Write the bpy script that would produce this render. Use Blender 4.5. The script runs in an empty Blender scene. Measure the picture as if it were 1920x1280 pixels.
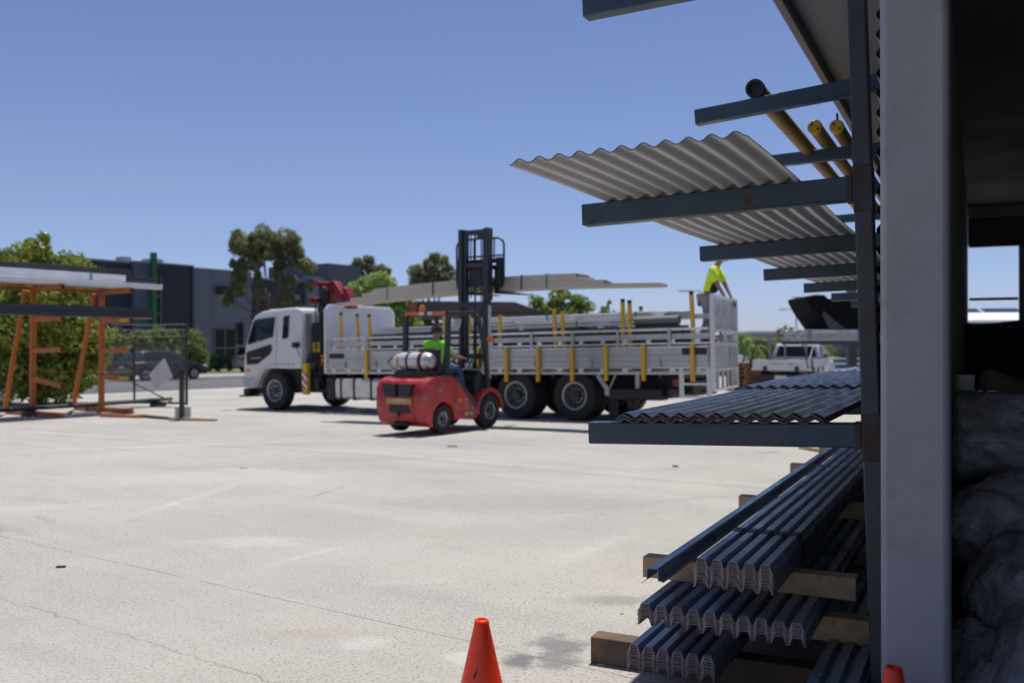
import bpy, bmesh, math, random
import numpy as np
from mathutils import Vector, Matrix, Euler

random.seed(7); np.random.seed(7)
R = math.radians
SC = bpy.context.scene
COL = SC.collection

# ------------------------------------------------------------------ camera
cd = bpy.data.cameras.new('camera'); cam = bpy.data.objects.new('camera', cd); COL.objects.link(cam)
cam.location = (0, 0, 1.5); cam.rotation_euler = (R(90.26), 0, 0)
cd.sensor_width = 36; cd.lens = 33.0; cd.clip_start = 0.05; cd.clip_end = 3000
cd.dof.use_dof = True; cd.dof.focus_distance = 4.1; cd.dof.aperture_fstop = 2.5
SC.camera = cam

# ------------------------------------------------------------------ sky and sun
SUN = Vector((0.10, 0.25, 1.0)).normalized()
w = bpy.data.worlds.new('World'); SC.world = w; w.use_nodes = True
nt = w.node_tree; nt.nodes.clear()
sky = nt.nodes.new('ShaderNodeTexSky'); sky.sky_type = 'NISHITA'; sky.sun_disc = False
sky.sun_elevation = math.asin(SUN.z); sky.sun_rotation = math.atan2(SUN.x, SUN.y)
sky.air_density = 1.0; sky.dust_density = 0.3; sky.ozone_density = 8.0; sky.altitude = 0
bg = nt.nodes.new('ShaderNodeBackground'); bg.inputs['Strength'].default_value = 0.10
wo = nt.nodes.new('ShaderNodeOutputWorld')
tcw = nt.nodes.new('ShaderNodeTexCoord'); spw = nt.nodes.new('ShaderNodeSeparateXYZ'); nt.links.new(tcw.outputs['Generated'], spw.inputs[0])
elv = nt.nodes.new('ShaderNodeMapRange'); elv.inputs[1].default_value = 0.0; elv.inputs[2].default_value = 0.16; nt.links.new(spw.outputs[2], elv.inputs[0])
tin = nt.nodes.new('ShaderNodeMix'); tin.data_type = 'RGBA'; nt.links.new(elv.outputs[0], tin.inputs[0])
tin.inputs[6].default_value = (0.90, 0.90, 1.24, 1); tin.inputs[7].default_value = (1.13, 0.94, 1.0, 1)
mlw = nt.nodes.new('ShaderNodeMix'); mlw.data_type = 'RGBA'; mlw.blend_type = 'MULTIPLY'; mlw.inputs[0].default_value = 1.0
nt.links.new(sky.outputs[0], mlw.inputs[6]); nt.links.new(tin.outputs[2], mlw.inputs[7])
nt.links.new(mlw.outputs[2], bg.inputs[0]); nt.links.new(bg.outputs[0], wo.inputs[0])
sl = bpy.data.lights.new('sun', 'SUN'); so = bpy.data.objects.new('sun', sl); COL.objects.link(so)
sl.energy = 4.4; sl.angle = R(0.53); sl.color = (1.0, 0.95, 0.88)
so.rotation_euler = SUN.to_track_quat('Z', 'Y').to_euler()
SC.view_settings.view_transform = 'Standard'; SC.view_settings.look = 'None'
SC.view_settings.exposure = 0.0; SC.view_settings.gamma = 1.0

# ------------------------------------------------------------------ frames
F = 1760.0; HY = 648.0; EYE = 1.5
A = Vector((-0.8165, 0.5774)); B = Vector((0.5774, 0.8165))      # a: the way the truck faces; b: along the street
def ab(a, b, z=0.0): return Vector((A.x*a + B.x*b, A.y*a + B.y*b, z))
GK = [(-400, 0.0), (9, 0.0), (19, -0.16), (30.9, -0.20), (44.2, -0.25), (2500, -0.25)]
def gza(a):
    for (a0, z0), (a1, z1) in zip(GK, GK[1:]):
        if a <= a1: return z0 + (z1 - z0)*(a - a0)/(a1 - a0)
    return GK[-1][1]
def gz(x, y): return gza(A.x*x + A.y*y)
def at(px, D, py=None, z=None):
    x = (px - 960)/F*D
    if py is not None: z = EYE + (HY - py)/F*D
    if z is None: z = gz(x, D)
    return Vector((x, D, z))

# ------------------------------------------------------------------ materials
def nd(t, typ, **kw):
    n = t.nodes.new(typ)
    for k, v in kw.items():
        if hasattr(n, k): setattr(n, k, v)
        else: n.inputs[k].default_value = v
    return n
def mathn(t, op, a, b=None, c=None, clamp=False):
    n = t.nodes.new('ShaderNodeMath'); n.operation = op; n.use_clamp = clamp
    for i, v in enumerate((a, b, c)):
        if v is None: continue
        if isinstance(v, (int, float)): n.inputs[i].default_value = v
        else: t.links.new(v, n.inputs[i])
    return n.outputs[0]
def mixc(t, fac, a, b, mode='MIX'):
    n = t.nodes.new('ShaderNodeMix'); n.data_type = 'RGBA'; n.blend_type = mode
    for sock, v in ((n.inputs[0], fac), (n.inputs[6], a), (n.inputs[7], b)):
        if isinstance(v, (int, float)): sock.default_value = v
        elif isinstance(v, tuple): sock.default_value = (*v[:3], 1)
        else: t.links.new(v, sock)
    return n.outputs[2]
def ramp(t, x, lo, hi, a=0.0, b=1.0):
    n = t.nodes.new('ShaderNodeMapRange'); n.clamp = True
    t.links.new(x, n.inputs[0])
    for i, v in ((1, lo), (2, hi), (3, a), (4, b)): n.inputs[i].default_value = v
    return n.outputs[0]
def noise(t, vec, scale, detail=3, rough=0.55):
    n = t.nodes.new('ShaderNodeTexNoise'); n.inputs['Scale'].default_value = scale
    n.inputs['Detail'].default_value = detail; n.inputs['Roughness'].default_value = rough
    if vec is not None: t.links.new(vec, n.inputs['Vector'])
    return n.outputs[0]
def newmat(name):
    m = bpy.data.materials.new(name); m.use_nodes = True
    t = m.node_tree; p = t.nodes['Principled BSDF']
    return m, t, p
def M(name, col, rough=0.6, metal=0.0, var=0.12, scale=6.0, dirt=None, dirt_lo=0.58, dirt_hi=0.7, dscale=5.0,
      bump=0.0, bscale=40.0, rvar=0.1, coat=0.0, spec=0.5):
    m, t, p = newmat(name)
    tc = nd(t, 'ShaderNodeTexCoord'); v = tc.outputs['Object']
    n1 = noise(t, v, scale, 4)
    f = ramp(t, n1, 0.3, 0.7, 1 - var, 1 + var)
    mul = t.nodes.new('ShaderNodeVectorMath'); mul.operation = 'SCALE'
    mul.inputs[0].default_value = col; t.links.new(f, mul.inputs['Scale'])
    c = mul.outputs[0]
    if dirt is not None:
        n2 = noise(t, v, dscale, 6, 0.65)
        c = mixc(t, ramp(t, n2, dirt_lo, dirt_hi), c, dirt)
    t.links.new(c, p.inputs['Base Color'])
    t.links.new(ramp(t, n1, 0.3, 0.7, max(0.02, rough - rvar), min(1, rough + rvar)), p.inputs['Roughness'])
    p.inputs['Metallic'].default_value = metal
    p.inputs['Specular IOR Level'].default_value = spec
    if coat: p.inputs['Coat Weight'].default_value = coat; p.inputs['Coat Roughness'].default_value = 0.08
    if bump:
        b = t.nodes.new('ShaderNodeBump'); b.inputs['Strength'].default_value = 1.0; b.inputs['Distance'].default_value = bump
        t.links.new(noise(t, v, bscale, 5), b.inputs['Height']); t.links.new(b.outputs[0], p.inputs['Normal'])
    return m
def MG(name, col=(0.012, 0.017, 0.02), rough=0.08, spec=0.28):
    m, t, p = newmat(name)
    tc = nd(t, 'ShaderNodeTexCoord')
    n1 = noise(t, tc.outputs['Object'], 1.5, 2)
    t.links.new(mixc(t, n1, col, tuple(c*1.8 for c in col)), p.inputs['Base Color'])
    p.inputs['Roughness'].default_value = rough; p.inputs['Specular IOR Level'].default_value = spec
    return m
def ML(name, c1, c2, c3, trans=0.35):
    m, t, p = newmat(name)
    g = nd(t, 'ShaderNodeNewGeometry'); rnd = g.outputs['Random Per Island']
    tc = nd(t, 'ShaderNodeTexCoord'); big = noise(t, tc.outputs['Object'], 1.1, 2)
    s = mathn(t, 'ADD', mathn(t, 'MULTIPLY', rnd, 0.65), mathn(t, 'MULTIPLY', ramp(t, big, 0.35, 0.65), 0.35))
    c = mixc(t, ramp(t, s, 0.0, 0.5), c1, c2); c = mixc(t, ramp(t, s, 0.6, 1.0), c, c3)
    t.links.new(c, p.inputs['Base Color']); p.inputs['Roughness'].default_value = 0.42
    tr = nd(t, 'ShaderNodeBsdfTranslucent'); t.links.new(c, tr.inputs[0])
    mx = nd(t, 'ShaderNodeMixShader'); mx.inputs[0].default_value = trans
    out = t.nodes['Material Output']
    t.links.new(p.outputs[0], mx.inputs[1]); t.links.new(tr.outputs[0], mx.inputs[2]); t.links.new(mx.outputs[0], out.inputs[0])
    return m

m_rustmix = M('rusting_blue_paint', (0.036, 0.052, 0.07), 0.6, 0, 0.2, 9, dirt=(0.045, 0.024, 0.016), dirt_lo=0.40, dirt_hi=0.58, dscale=7)
m_edgedark = M('dull_sheet_edge', (0.13, 0.125, 0.125), 0.6, 0.2, 0.3, 30)
m_blue = M('blue_steel_paint', (0.034, 0.066, 0.098), 0.48, 0, 0.28, 5, dirt=(0.055, 0.032, 0.022), dirt_lo=0.60, dirt_hi=0.68, dscale=6, rvar=0.2)
m_rust = M('rust', (0.055, 0.026, 0.016), 0.85, 0, 0.3, 20)
m_post = M('weathered_post_steel', (0.048, 0.055, 0.062), 0.5, 0, 0.25, 9, dirt=(0.05, 0.03, 0.02), dirt_lo=0.58, dirt_hi=0.7, dscale=5)
m_sheet_top = M('blue_grey_sheet', (0.17, 0.23, 0.325), 0.28, 0, 0.10, 3)
m_sheet_top2 = M('slate_grey_sheet', (0.25, 0.26, 0.285), 0.28, 0, 0.10, 3)
m_sheet_under = M('pale_sheet_underside', (0.62, 0.62, 0.61), 0.40, 0, 0.06, 2)
m_edge = M('cut_sheet_edge', (0.50, 0.44, 0.41), 0.5, 0.3, 0.35, 30)
m_timber = M('pine_timber', (0.50, 0.35, 0.20), 0.75, 0, 0.22, 12, dirt=(0.2, 0.12, 0.06), dirt_lo=0.6, dirt_hi=0.72, dscale=6)
m_oldtimber = M('old_timber', (0.115, 0.085, 0.06), 0.85, 0, 0.3, 12, dirt=(0.22, 0.11, 0.06), dirt_lo=0.5, dirt_hi=0.7, dscale=4)
m_yellow = M('yellow_paint', (0.72, 0.42, 0.02), 0.45, 0, 0.1, 6, dirt=(0.3, 0.16, 0.03), dirt_lo=0.62, dirt_hi=0.72)
m_pipe = M('yellow_pipe', (0.33, 0.19, 0.045), 0.6, 0, 0.25, 5, dirt=(0.12, 0.07, 0.04), dirt_lo=0.6, dirt_hi=0.75)
m_black = M('black_plastic', (0.018, 0.018, 0.02), 0.5, 0, 0.2)
m_dark = M('dark_steel', (0.03, 0.033, 0.038), 0.45, 0, 0.2)
m_rubber = M('tyre_rubber', (0.022, 0.022, 0.023), 0.8, 0, 0.25, 12, bump=0.004, bscale=30)
m_white = M('white_truck_paint', (0.72, 0.72, 0.71), 0.32, 0, 0.03, 1.2, dirt=(0.6, 0.585, 0.56), dirt_lo=0.5, dirt_hi=0.85, dscale=1.2, coat=0.3)
m_alu = M('aluminium', (0.50, 0.50, 0.49), 0.42, 0.35, 0.06, 2, dirt=(0.40, 0.39, 0.37), dirt_lo=0.45, dirt_hi=0.85, dscale=1.5)
m_alubright = M('bright_aluminium', (0.72, 0.72, 0.71), 0.3, 0.6, 0.05, 5)
m_galv = M('galvanised_steel', (0.46, 0.47, 0.48), 0.42, 0.6, 0.12, 14)
m_glass = MG('vehicle_glass')
m_winglass = MG('building_glass', (0.008, 0.009, 0.012), 0.15, 0.2)
m_red = M('red_forklift_paint', (0.45, 0.032, 0.032), 0.45, 0, 0.28, 3, dirt=(0.25, 0.19, 0.17), dirt_lo=0.575, dirt_hi=0.63, dscale=5.5, coat=0.08)
m_redcrane = M('red_crane_paint', (0.23, 0.009, 0.014), 0.35, 0, 0.1, 4)
m_orange = M('orange_rack_paint', (0.50, 0.14, 0.018), 0.5, 0, 0.15, 5, dirt=(0.2, 0.06, 0.03), dirt_lo=0.6, dirt_hi=0.75)
m_cone = M('orange_cone_rubber', (0.97, 0.058, 0.012), 0.42, 0, 0.08, 7, dirt=(0.40, 0.05, 0.03), dirt_lo=0.58, dirt_hi=0.70, dscale=7)
m_skin = M('skin', (0.34, 0.19, 0.13), 0.55, 0, 0.08)
m_hair = M('dark_hair', (0.03, 0.02, 0.015), 0.6)
m_hiviz = M('high_visibility_yellow_fabric', (0.74, 1.0, 0.035), 0.8, 0, 0.05, 14)
m_higreen = M('high_visibility_green_fabric', (0.26, 0.85, 0.03), 0.8, 0, 0.05, 14)
m_navy = M('navy_fabric', (0.02, 0.022, 0.04), 0.8)
m_denim = M('blue_denim', (0.055, 0.10, 0.20), 0.85, 0, 0.2, 20)
m_greycloth = M('grey_work_trousers', (0.26, 0.25, 0.25), 0.85, 0, 0.15, 20)
m_boot = M('brown_leather', (0.07, 0.04, 0.025), 0.6)
m_concwhite = M('pale_concrete', (0.62, 0.60, 0.57), 0.85, 0, 0.1, 6)
m_beige = M('beige_purlin_paint', (0.56, 0.50, 0.39), 0.45, 0, 0.06, 4)
m_strapgreen = M('green_strap', (0.03, 0.30, 0.22), 0.5)
m_strapblack = M('black_strap', (0.015, 0.015, 0.017), 0.5)
m_signwhite = M('white_sign_board', (0.60, 0.59, 0.58), 0.6, 0, 0.08, 3)
m_taillight = M('red_lamp_lens', (0.22, 0.016, 0.016), 0.35)
m_amber = M('amber_lamp_lens', (0.9, 0.22, 0.02), 0.2)
m_bark = M('bark', (0.13, 0.105, 0.085), 0.9, 0, 0.3, 10)
m_seat = M('black_vinyl', (0.03, 0.03, 0.032), 0.45)

# ------------------------------------------------------------------ mesh building
class MB:
    def __init__(s): s.v = []; s.f = []; s.m = []
    def add(s, vs, fs, mi=0):
        o = len(s.v); s.v += [tuple(v) for v in vs]
        for f in fs: s.f.append([i + o for i in f]); s.m.append(mi)
        return s
    def box(s, c, d, mi=0, rot=None):
        hx, hy, hz = d[0]/2, d[1]/2, d[2]/2
        vs = [Vector((x*hx, y*hy, z*hz)) for x in (-1, 1) for y in (-1, 1) for z in (-1, 1)]
        if rot is not None: vs = [rot @ v for v in vs]
        c = Vector(c); vs = [v + c for v in vs]
        return s.add(vs, [(0,1,3,2), (4,6,7,5), (0,4,5,1), (2,3,7,6), (0,2,6,4), (1,5,7,3)], mi)
    def span(s, x0, x1, y0, y1, z0, z1, mi=0):
        return s.box(((x0+x1)/2, (y0+y1)/2, (z0+z1)/2), (abs(x1-x0), abs(y1-y0), abs(z1-z0)), mi)
    def beam(s, p0, p1, wd, h, up=(0, 0, 1), mi=0):
        p0, p1 = Vector(p0), Vector(p1); x = (p1 - p0); L = x.length; x.normalize()
        y = Vector(up).cross(x)
        if y.length < 1e-5: y = Vector((0, 1, 0)).cross(x)
        y.normalize(); z = x.cross(y)
        rot = Matrix((x, y, z)).transposed()
        return s.box((p0 + p1)/2, (L, wd, h), mi, rot)
    def prism(s, poly, y0, y1, mi=0, taper=None):
        """poly in (x,z), extruded along y from y0 to y1; taper(z) -> fraction the half width keeps"""
        n = len(poly); yc = (y0 + y1)/2; h = (y1 - y0)/2
        k = (lambda z: 1.0) if taper is None else taper
        vs = [(x, yc - h*k(z), z) for x, z in poly] + [(x, yc + h*k(z), z) for x, z in poly]
        fs = [list(range(n))[::-1], list(range(n, 2*n))] + [(i, (i+1) % n, n + (i+1) % n, n + i) for i in range(n)]
        return s.add(vs, fs, mi)
    def tube(s, pts, r, n=8, mi=0, caps=True):
        pts = [Vector(p) for p in pts]; rings = []
        rs = r if isinstance(r, (list, tuple)) else [r]*len(pts)
        prev = None
        for i, p in enumerate(pts):
            t = (pts[min(i+1, len(pts)-1)] - pts[max(i-1, 0)]).normalized()
            if prev is None:
                u = t.cross(Vector((0, 0, 1)))
                if u.length < 1e-4: u = t.cross(Vector((0, 1, 0)))
            else: u = prev - t*prev.dot(t)
            u.normalize(); prev = u; v = t.cross(u)
            rings.append([p + (u*math.cos(2*math.pi*k/n) + v*math.sin(2*math.pi*k/n))*rs[i] for k in range(n)])
        vs = [q for rg in rings for q in rg]
        fs = [(i*n + k, i*n + (k+1) % n, (i+1)*n + (k+1) % n, (i+1)*n + k) for i in range(len(pts)-1) for k in range(n)]
        if caps: fs += [list(range(n))[::-1], [(len(pts)-1)*n + k for k in range(n)]]
        return s.add(vs, fs, mi)
    def lathe(s, prof, n=24, mat=None, mi=0, caps=True):
        """prof: (r, h) about local z; mat places it"""
        mat = mat or Matrix()
        vs = [mat @ Vector((r*math.cos(2*math.pi*k/n), r*math.sin(2*math.pi*k/n), h)) for r, h in prof for k in range(n)]
        fs = [(i*n + k, i*n + (k+1) % n, (i+1)*n + (k+1) % n, (i+1)*n + k) for i in range(len(prof)-1) for k in range(n)]
        if caps: fs += [list(range(n))[::-1], [(len(prof)-1)*n + k for k in range(n)]]
        return s.add(vs, fs, mi)
    def sphere(s, c, r, n=12, m=8, mi=0, sc=(1, 1, 1)):
        c = Vector(c); prof = [(max(1e-4, math.sin(math.pi*i/m))*r, -math.cos(math.pi*i/m)*r) for i in range(m+1)]
        return s.lathe(prof, n, Matrix.Translation(c) @ Matrix.Diagonal((*sc, 1)), mi)
    def build(s, name, mats, parent=None, smooth=35, bevel=0.0, loc=None, rot=None, fix=True):
        me = bpy.data.meshes.new(name); me.from_pydata(s.v, [], s.f)
        for m in (mats if isinstance(mats, (list, tuple)) else [mats]): me.materials.append(m)
        me.polygons.foreach_set('material_index', s.m)
        if fix:
            bm = bmesh.new(); bm.from_mesh(me); bmesh.ops.recalc_face_normals(bm, faces=bm.faces); bm.to_mesh(me); bm.free()
        if smooth:
            me.polygons.foreach_set('use_smooth', [True]*len(me.polygons)); me.set_sharp_from_angle(angle=R(smooth))
        me.update()
        o = bpy.data.objects.new(name, me); COL.objects.link(o)
        if parent is not None: o.parent = parent
        if loc is not None: o.location = loc
        if rot is not None: o.rotation_euler = rot
        if bevel:
            b = o.modifiers.new('bevel', 'BEVEL'); b.width = bevel; b.segments = 2; b.limit_method = 'ANGLE'; b.angle_limit = R(40)
        return o
def tag(o, label=None, cat=None, group=None, kind=None):
    for k, v in (('label', label), ('category', cat), ('group', group), ('kind', kind)):
        if v: o[k] = v
    return o
def thing(name, label, cat, loc=(0, 0, 0), rz=0.0, group=None, rot=None):
    o = bpy.data.objects.new(name, None); COL.objects.link(o); o.empty_display_size = 0.2
    o.location = loc; o.rotation_euler = rot if rot is not None else (0, 0, rz)
    return tag(o, label, cat, group)
def kids(o): return [c for c in bpy.data.objects if c.parent == o]
def copy_tree(o, parent=None):
    c = o.copy(); COL.objects.link(c)
    if parent is not None: c.parent = parent
    for ch in kids(o): copy_tree(ch, c)
    return c
def rotz(x0, y0, x1, y1): return math.atan2(y1 - y0, x1 - x0)
AXY = Matrix.Rotation(R(90), 4, 'X')     # lathe axis z -> -y

def sheet(profile, xs, zf=None, th=0.003, mi_top=0, mi_bot=1, mi_end=2):
    """a formed sheet: profile [(y, z)] across, xs along, zf(x, y) lifts it"""
    mb = MB(); n = len(profile); zf = zf or (lambda x, y: 0.0)
    off = []
    for i in range(n):
        a_, b_ = profile[max(0, i-1)], profile[min(n-1, i+1)]; c_ = profile[i]
        d1 = Vector((c_[0]-a_[0], c_[1]-a_[1])); d2 = Vector((b_[0]-c_[0], b_[1]-c_[1]))
        d1 = d1.normalized() if d1.length > 1e-9 else d2.normalized(); d2 = d2.normalized() if d2.length > 1e-9 else d1
        m_ = Vector((-(d1.y + d2.y), d1.x + d2.x)); m_ = m_.normalized() if m_.length > 1e-6 else Vector((0, 1))
        k_ = th/max(0.45, m_.dot(Vector((-d1.y, d1.x)))); off.append((m_.x*k_, m_.y*k_))
    top = [(x, y, z + zf(x, y)) for x in xs for y, z in profile]
    bot = [(x, y - o_[0], z + zf(x, y) - o_[1]) for x in xs for (y, z), o_ in zip(profile, off)]
    o = len(top); k = len(xs)
    mb.v = [tuple(v) for v in top + bot]
    def q(f, mi): mb.f.append(f); mb.m.append(mi)
    for i in range(k-1):
        for j in range(n-1):
            a = i*n + j
            q([a, a+n, a+n+1, a+1], mi_top); q([o+a, o+a+1, o+a+n+1, o+a+n], mi_bot)
        for j, fl in ((0, 0), (n-1, 1)):
            a = i*n + j; q([a, o+a, o+a+n, a+n] if not fl else [a, a+n, o+a+n, o+a], mi_end)
    for i, fl in ((0, 0), (k-1, 1)):
        for j in range(n-1):
            a = i*n + j; q([a, a+1, o+a+1, o+a] if not fl else [a, o+a, o+a+1, a+1], mi_end)
    return mb
def corrug(n, pitch, amp, y0=0.0, per=10, w=None):
    w = w or n*pitch; N = int(n*per)
    return [(y0 + w*i/N, amp*math.cos(2*math.pi*(w*i/N)/pitch + math.pi)) for i in range(N+1)]
def trapz(n, pitch, h, y0=0.0):
    p = [(y0, 0.0)]
    for i in range(n):
        b = y0 + i*pitch
        p += [(b + pitch*0.08, 0.0), (b + pitch*0.25, h), (b + pitch*0.75, h), (b + pitch*0.92, 0.0)]
    return p + [(y0 + n*pitch, 0.0)]

def wheel(parent, x, y, z, r, wd, out, rim_r, mat_rim, deep=0.06, bolts=10, hub=0.1):
    """tyre with a rim as its child; out = +1/-1: the side (along local y) the rim shows on"""
    t = MB(); h = wd/2
    prof = [(rim_r*0.98, -h*0.8), (rim_r*1.08, -h), (r*0.93, -h), (r*0.985, -h*0.82), (r, -h*0.55), (r, h*0.55), (r*0.985, h*0.82), (r*0.93, h), (rim_r*1.08, h), (rim_r*0.98, h*0.8)]
    t.lathe(prof, 36, AXY, caps=False)
    o = t.build('wheel', m_rubber, parent, loc=(x, y, z))
    q = MB(); s = -out
    q.lathe([(rim_r*1.06, s*h*0.86), (rim_r*0.98, s*h*1.0), (rim_r*0.9, s*h*0.92), (rim_r*0.8, s*(h - deep))], 32, AXY, caps=False)
    q.lathe([(rim_r*0.84, s*(h - deep)), (rim_r*0.62, s*(h - deep*1.25)), (rim_r*0.5, s*(h - deep*0.7)), (rim_r*0.34, s*(h - deep*0.6)), (0.001, s*(h - deep*0.6))], 32, AXY, mi=0, caps=False)
    q.lathe([(hub, s*(h - deep*0.9)), (hub, s*(h - deep*0.1)), (hub*0.75, s*(h)), (0.001, s*h)], 18, AXY, mi=1, caps=False)
    for k in range(bolts):
        an = 2*math.pi*k/bolts
        q.lathe([(0.04*rim_r/0.28, s*(h - deep*0.5)), (0.035*rim_r/0.28, s*(h - deep*0.25)), (0.001, s*(h - deep*0.2))], 8,
                Matrix.Translation((rim_r*0.66*math.cos(an), 0, rim_r*0.66*math.sin(an))) @ AXY, mi=1, caps=False)
    q.build('rim', [mat_rim, m_dark], o)
    return o

def skin_mesh(name, J, E, mat, parent, sub=1):
    """one continuous body grown with a Skin modifier; J: name -> ((x,y,z), r or (rx, ry)); the first joint is the root"""
    names = list(J); idx = {n: i for i, n in enumerate(names)}
    me = bpy.data.meshes.new(name); me.from_pydata([J[n][0] for n in names], [(idx[a], idx[b]) for a, b in E], [])
    me.materials.append(mat)
    o = bpy.data.objects.new(name, me); COL.objects.link(o)
    if parent is not None: o.parent = parent
    sk = o.modifiers.new('skin', 'SKIN'); sk.use_smooth_shade = True; sk.branch_smoothing = 0.4
    if not me.skin_vertices:
        raise RuntimeError('no skin layer')
    for i, n in enumerate(names):
        r = J[n][1]; me.skin_vertices[0].data[i].radius = r if isinstance(r, tuple) else (r, r)
        me.skin_vertices[0].data[i].use_root = (i == 0)
    ss = o.modifiers.new('smooth', 'SUBSURF'); ss.levels = sub; ss.render_levels = sub
    return o

def leaf_cloud(clumps, n, size, seed=1, droop=0.0, aspect=2.0, nsub=9, subr=0.42, shell=0.5):
    """clumps: (cx,cy,cz, rx,ry,rz). Leaves gather in small sub-clumps over each clump"""
    g = np.random.default_rng(seed)
    cl = np.array(clumps, float); vol = (cl[:, 3]*cl[:, 4]*cl[:, 5])**0.72
    cnt = np.maximum(20, (n*vol/vol.sum()).astype(int)); pos = []
    for c, k in zip(cl, cnt):
        d = g.normal(size=(nsub, 3)); d /= np.linalg.norm(d, axis=1)[:, None]
        d *= (0.35 + 0.65*g.random((nsub, 1))**0.5)*(1 - subr*0.6)
        which = g.integers(0, nsub, k)
        e = g.normal(size=(k, 3)); e /= np.linalg.norm(e, axis=1)[:, None]
        e *= (shell + (1 - shell)*g.random((k, 1)))*subr*(0.7 + 0.6*g.random((nsub, 1)))[which]
        pos.append(c[:3] + (d[which] + e)*c[3:6])
    P = np.concatenate(pos); N = len(P)
    t = g.normal(size=(N, 3)); t[:, 2] -= droop; t /= np.linalg.norm(t, axis=1)[:, None]
    u = np.cross(t, g.normal(size=(N, 3))); u /= np.linalg.norm(u, axis=1)[:, None]
    s = size*(0.6 + 0.8*g.random((N, 1)))
    V = np.stack([P - t*s, P + u*s/aspect - t*s*0.1, P + t*s, P - u*s/aspect - t*s*0.1], 1).reshape(-1, 3)
    return V, N
def leaf_mesh(name, V, N, mat, parent):
    me = bpy.data.meshes.new(name)
    me.vertices.add(4*N); me.vertices.foreach_set('co', V.astype(np.float32).ravel())
    me.loops.add(4*N); me.loops.foreach_set('vertex_index', np.arange(4*N, dtype=np.int32))
    me.polygons.add(N); me.polygons.foreach_set('loop_start', np.arange(0, 4*N, 4, dtype=np.int32))
    me.polygons.foreach_set('loop_total', np.full(N, 4, dtype=np.int32))
    me.materials.append(mat); me.update(calc_edges=True); me.validate()
    o = bpy.data.objects.new(name, me); COL.objects.link(o); o.parent = parent
    return o
def tree(name, label, cat, base, clumps, n, size, mat, trunk_r=0.12, seed=1, group=None, fork=0.35, stems=1, **kw):
    """clumps relative to the base"""
    t = thing(name, label, cat, base, 0, group)
    V, N = leaf_cloud(clumps, n, size, seed, **kw); leaf_mesh('crown', V, N, mat, t)
    tb = MB(); rd = random.Random(seed)
    zt = max(c[2] for c in clumps); cx = sum(c[0] for c in clumps)/len(clumps); cy = sum(c[1] for c in clumps)/len(clumps)
    fk = Vector((cx*0.3, cy*0.3, zt*fork))
    for q in range(stems):
        dx = (q - (stems-1)/2)*trunk_r*2.4
        tb.tube([(dx, 0, -0.1), (dx*1.2 + fk.x*0.4 + rd.uniform(-.05, .05), fk.y*0.4, fk.z*0.5), fk + Vector((dx*1.6, 0, 0))], [trunk_r*1.25, trunk_r, trunk_r*0.85], 8)
    for c in clumps:
        e = Vector(c[:3]); mid = fk.lerp(e, 0.5) + Vector((rd.uniform(-.15, .15), rd.uniform(-.15, .15), -0.08*(e - fk).length))
        tb.tube([fk, mid, e + Vector((0, 0, c[5]*0.3))], [trunk_r*0.7, trunk_r*0.42, trunk_r*0.15], 6)
    tb.build('trunk', m_bark, t)
    return t
# ================================================================== ground
def strip(name, a0, a1, b0, b1, off, mat, kind='structure', da=2.0, db=8.0):
    ka = sorted({a0, a1} | {k for k, _ in GK if a0 < k < a1}); kb = [b0, b1]
    vs = [ab(a, b, gza(a) + off) for a in ka for b in kb]
    fs = [(i*2, i*2+1, i*2+3, i*2+2) for i in range(len(ka)-1)]
    mb = MB(); mb.add(vs, fs)
    o = mb.build(name, mat, None, smooth=0)
    if kind: o['kind'] = kind
    return o

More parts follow.
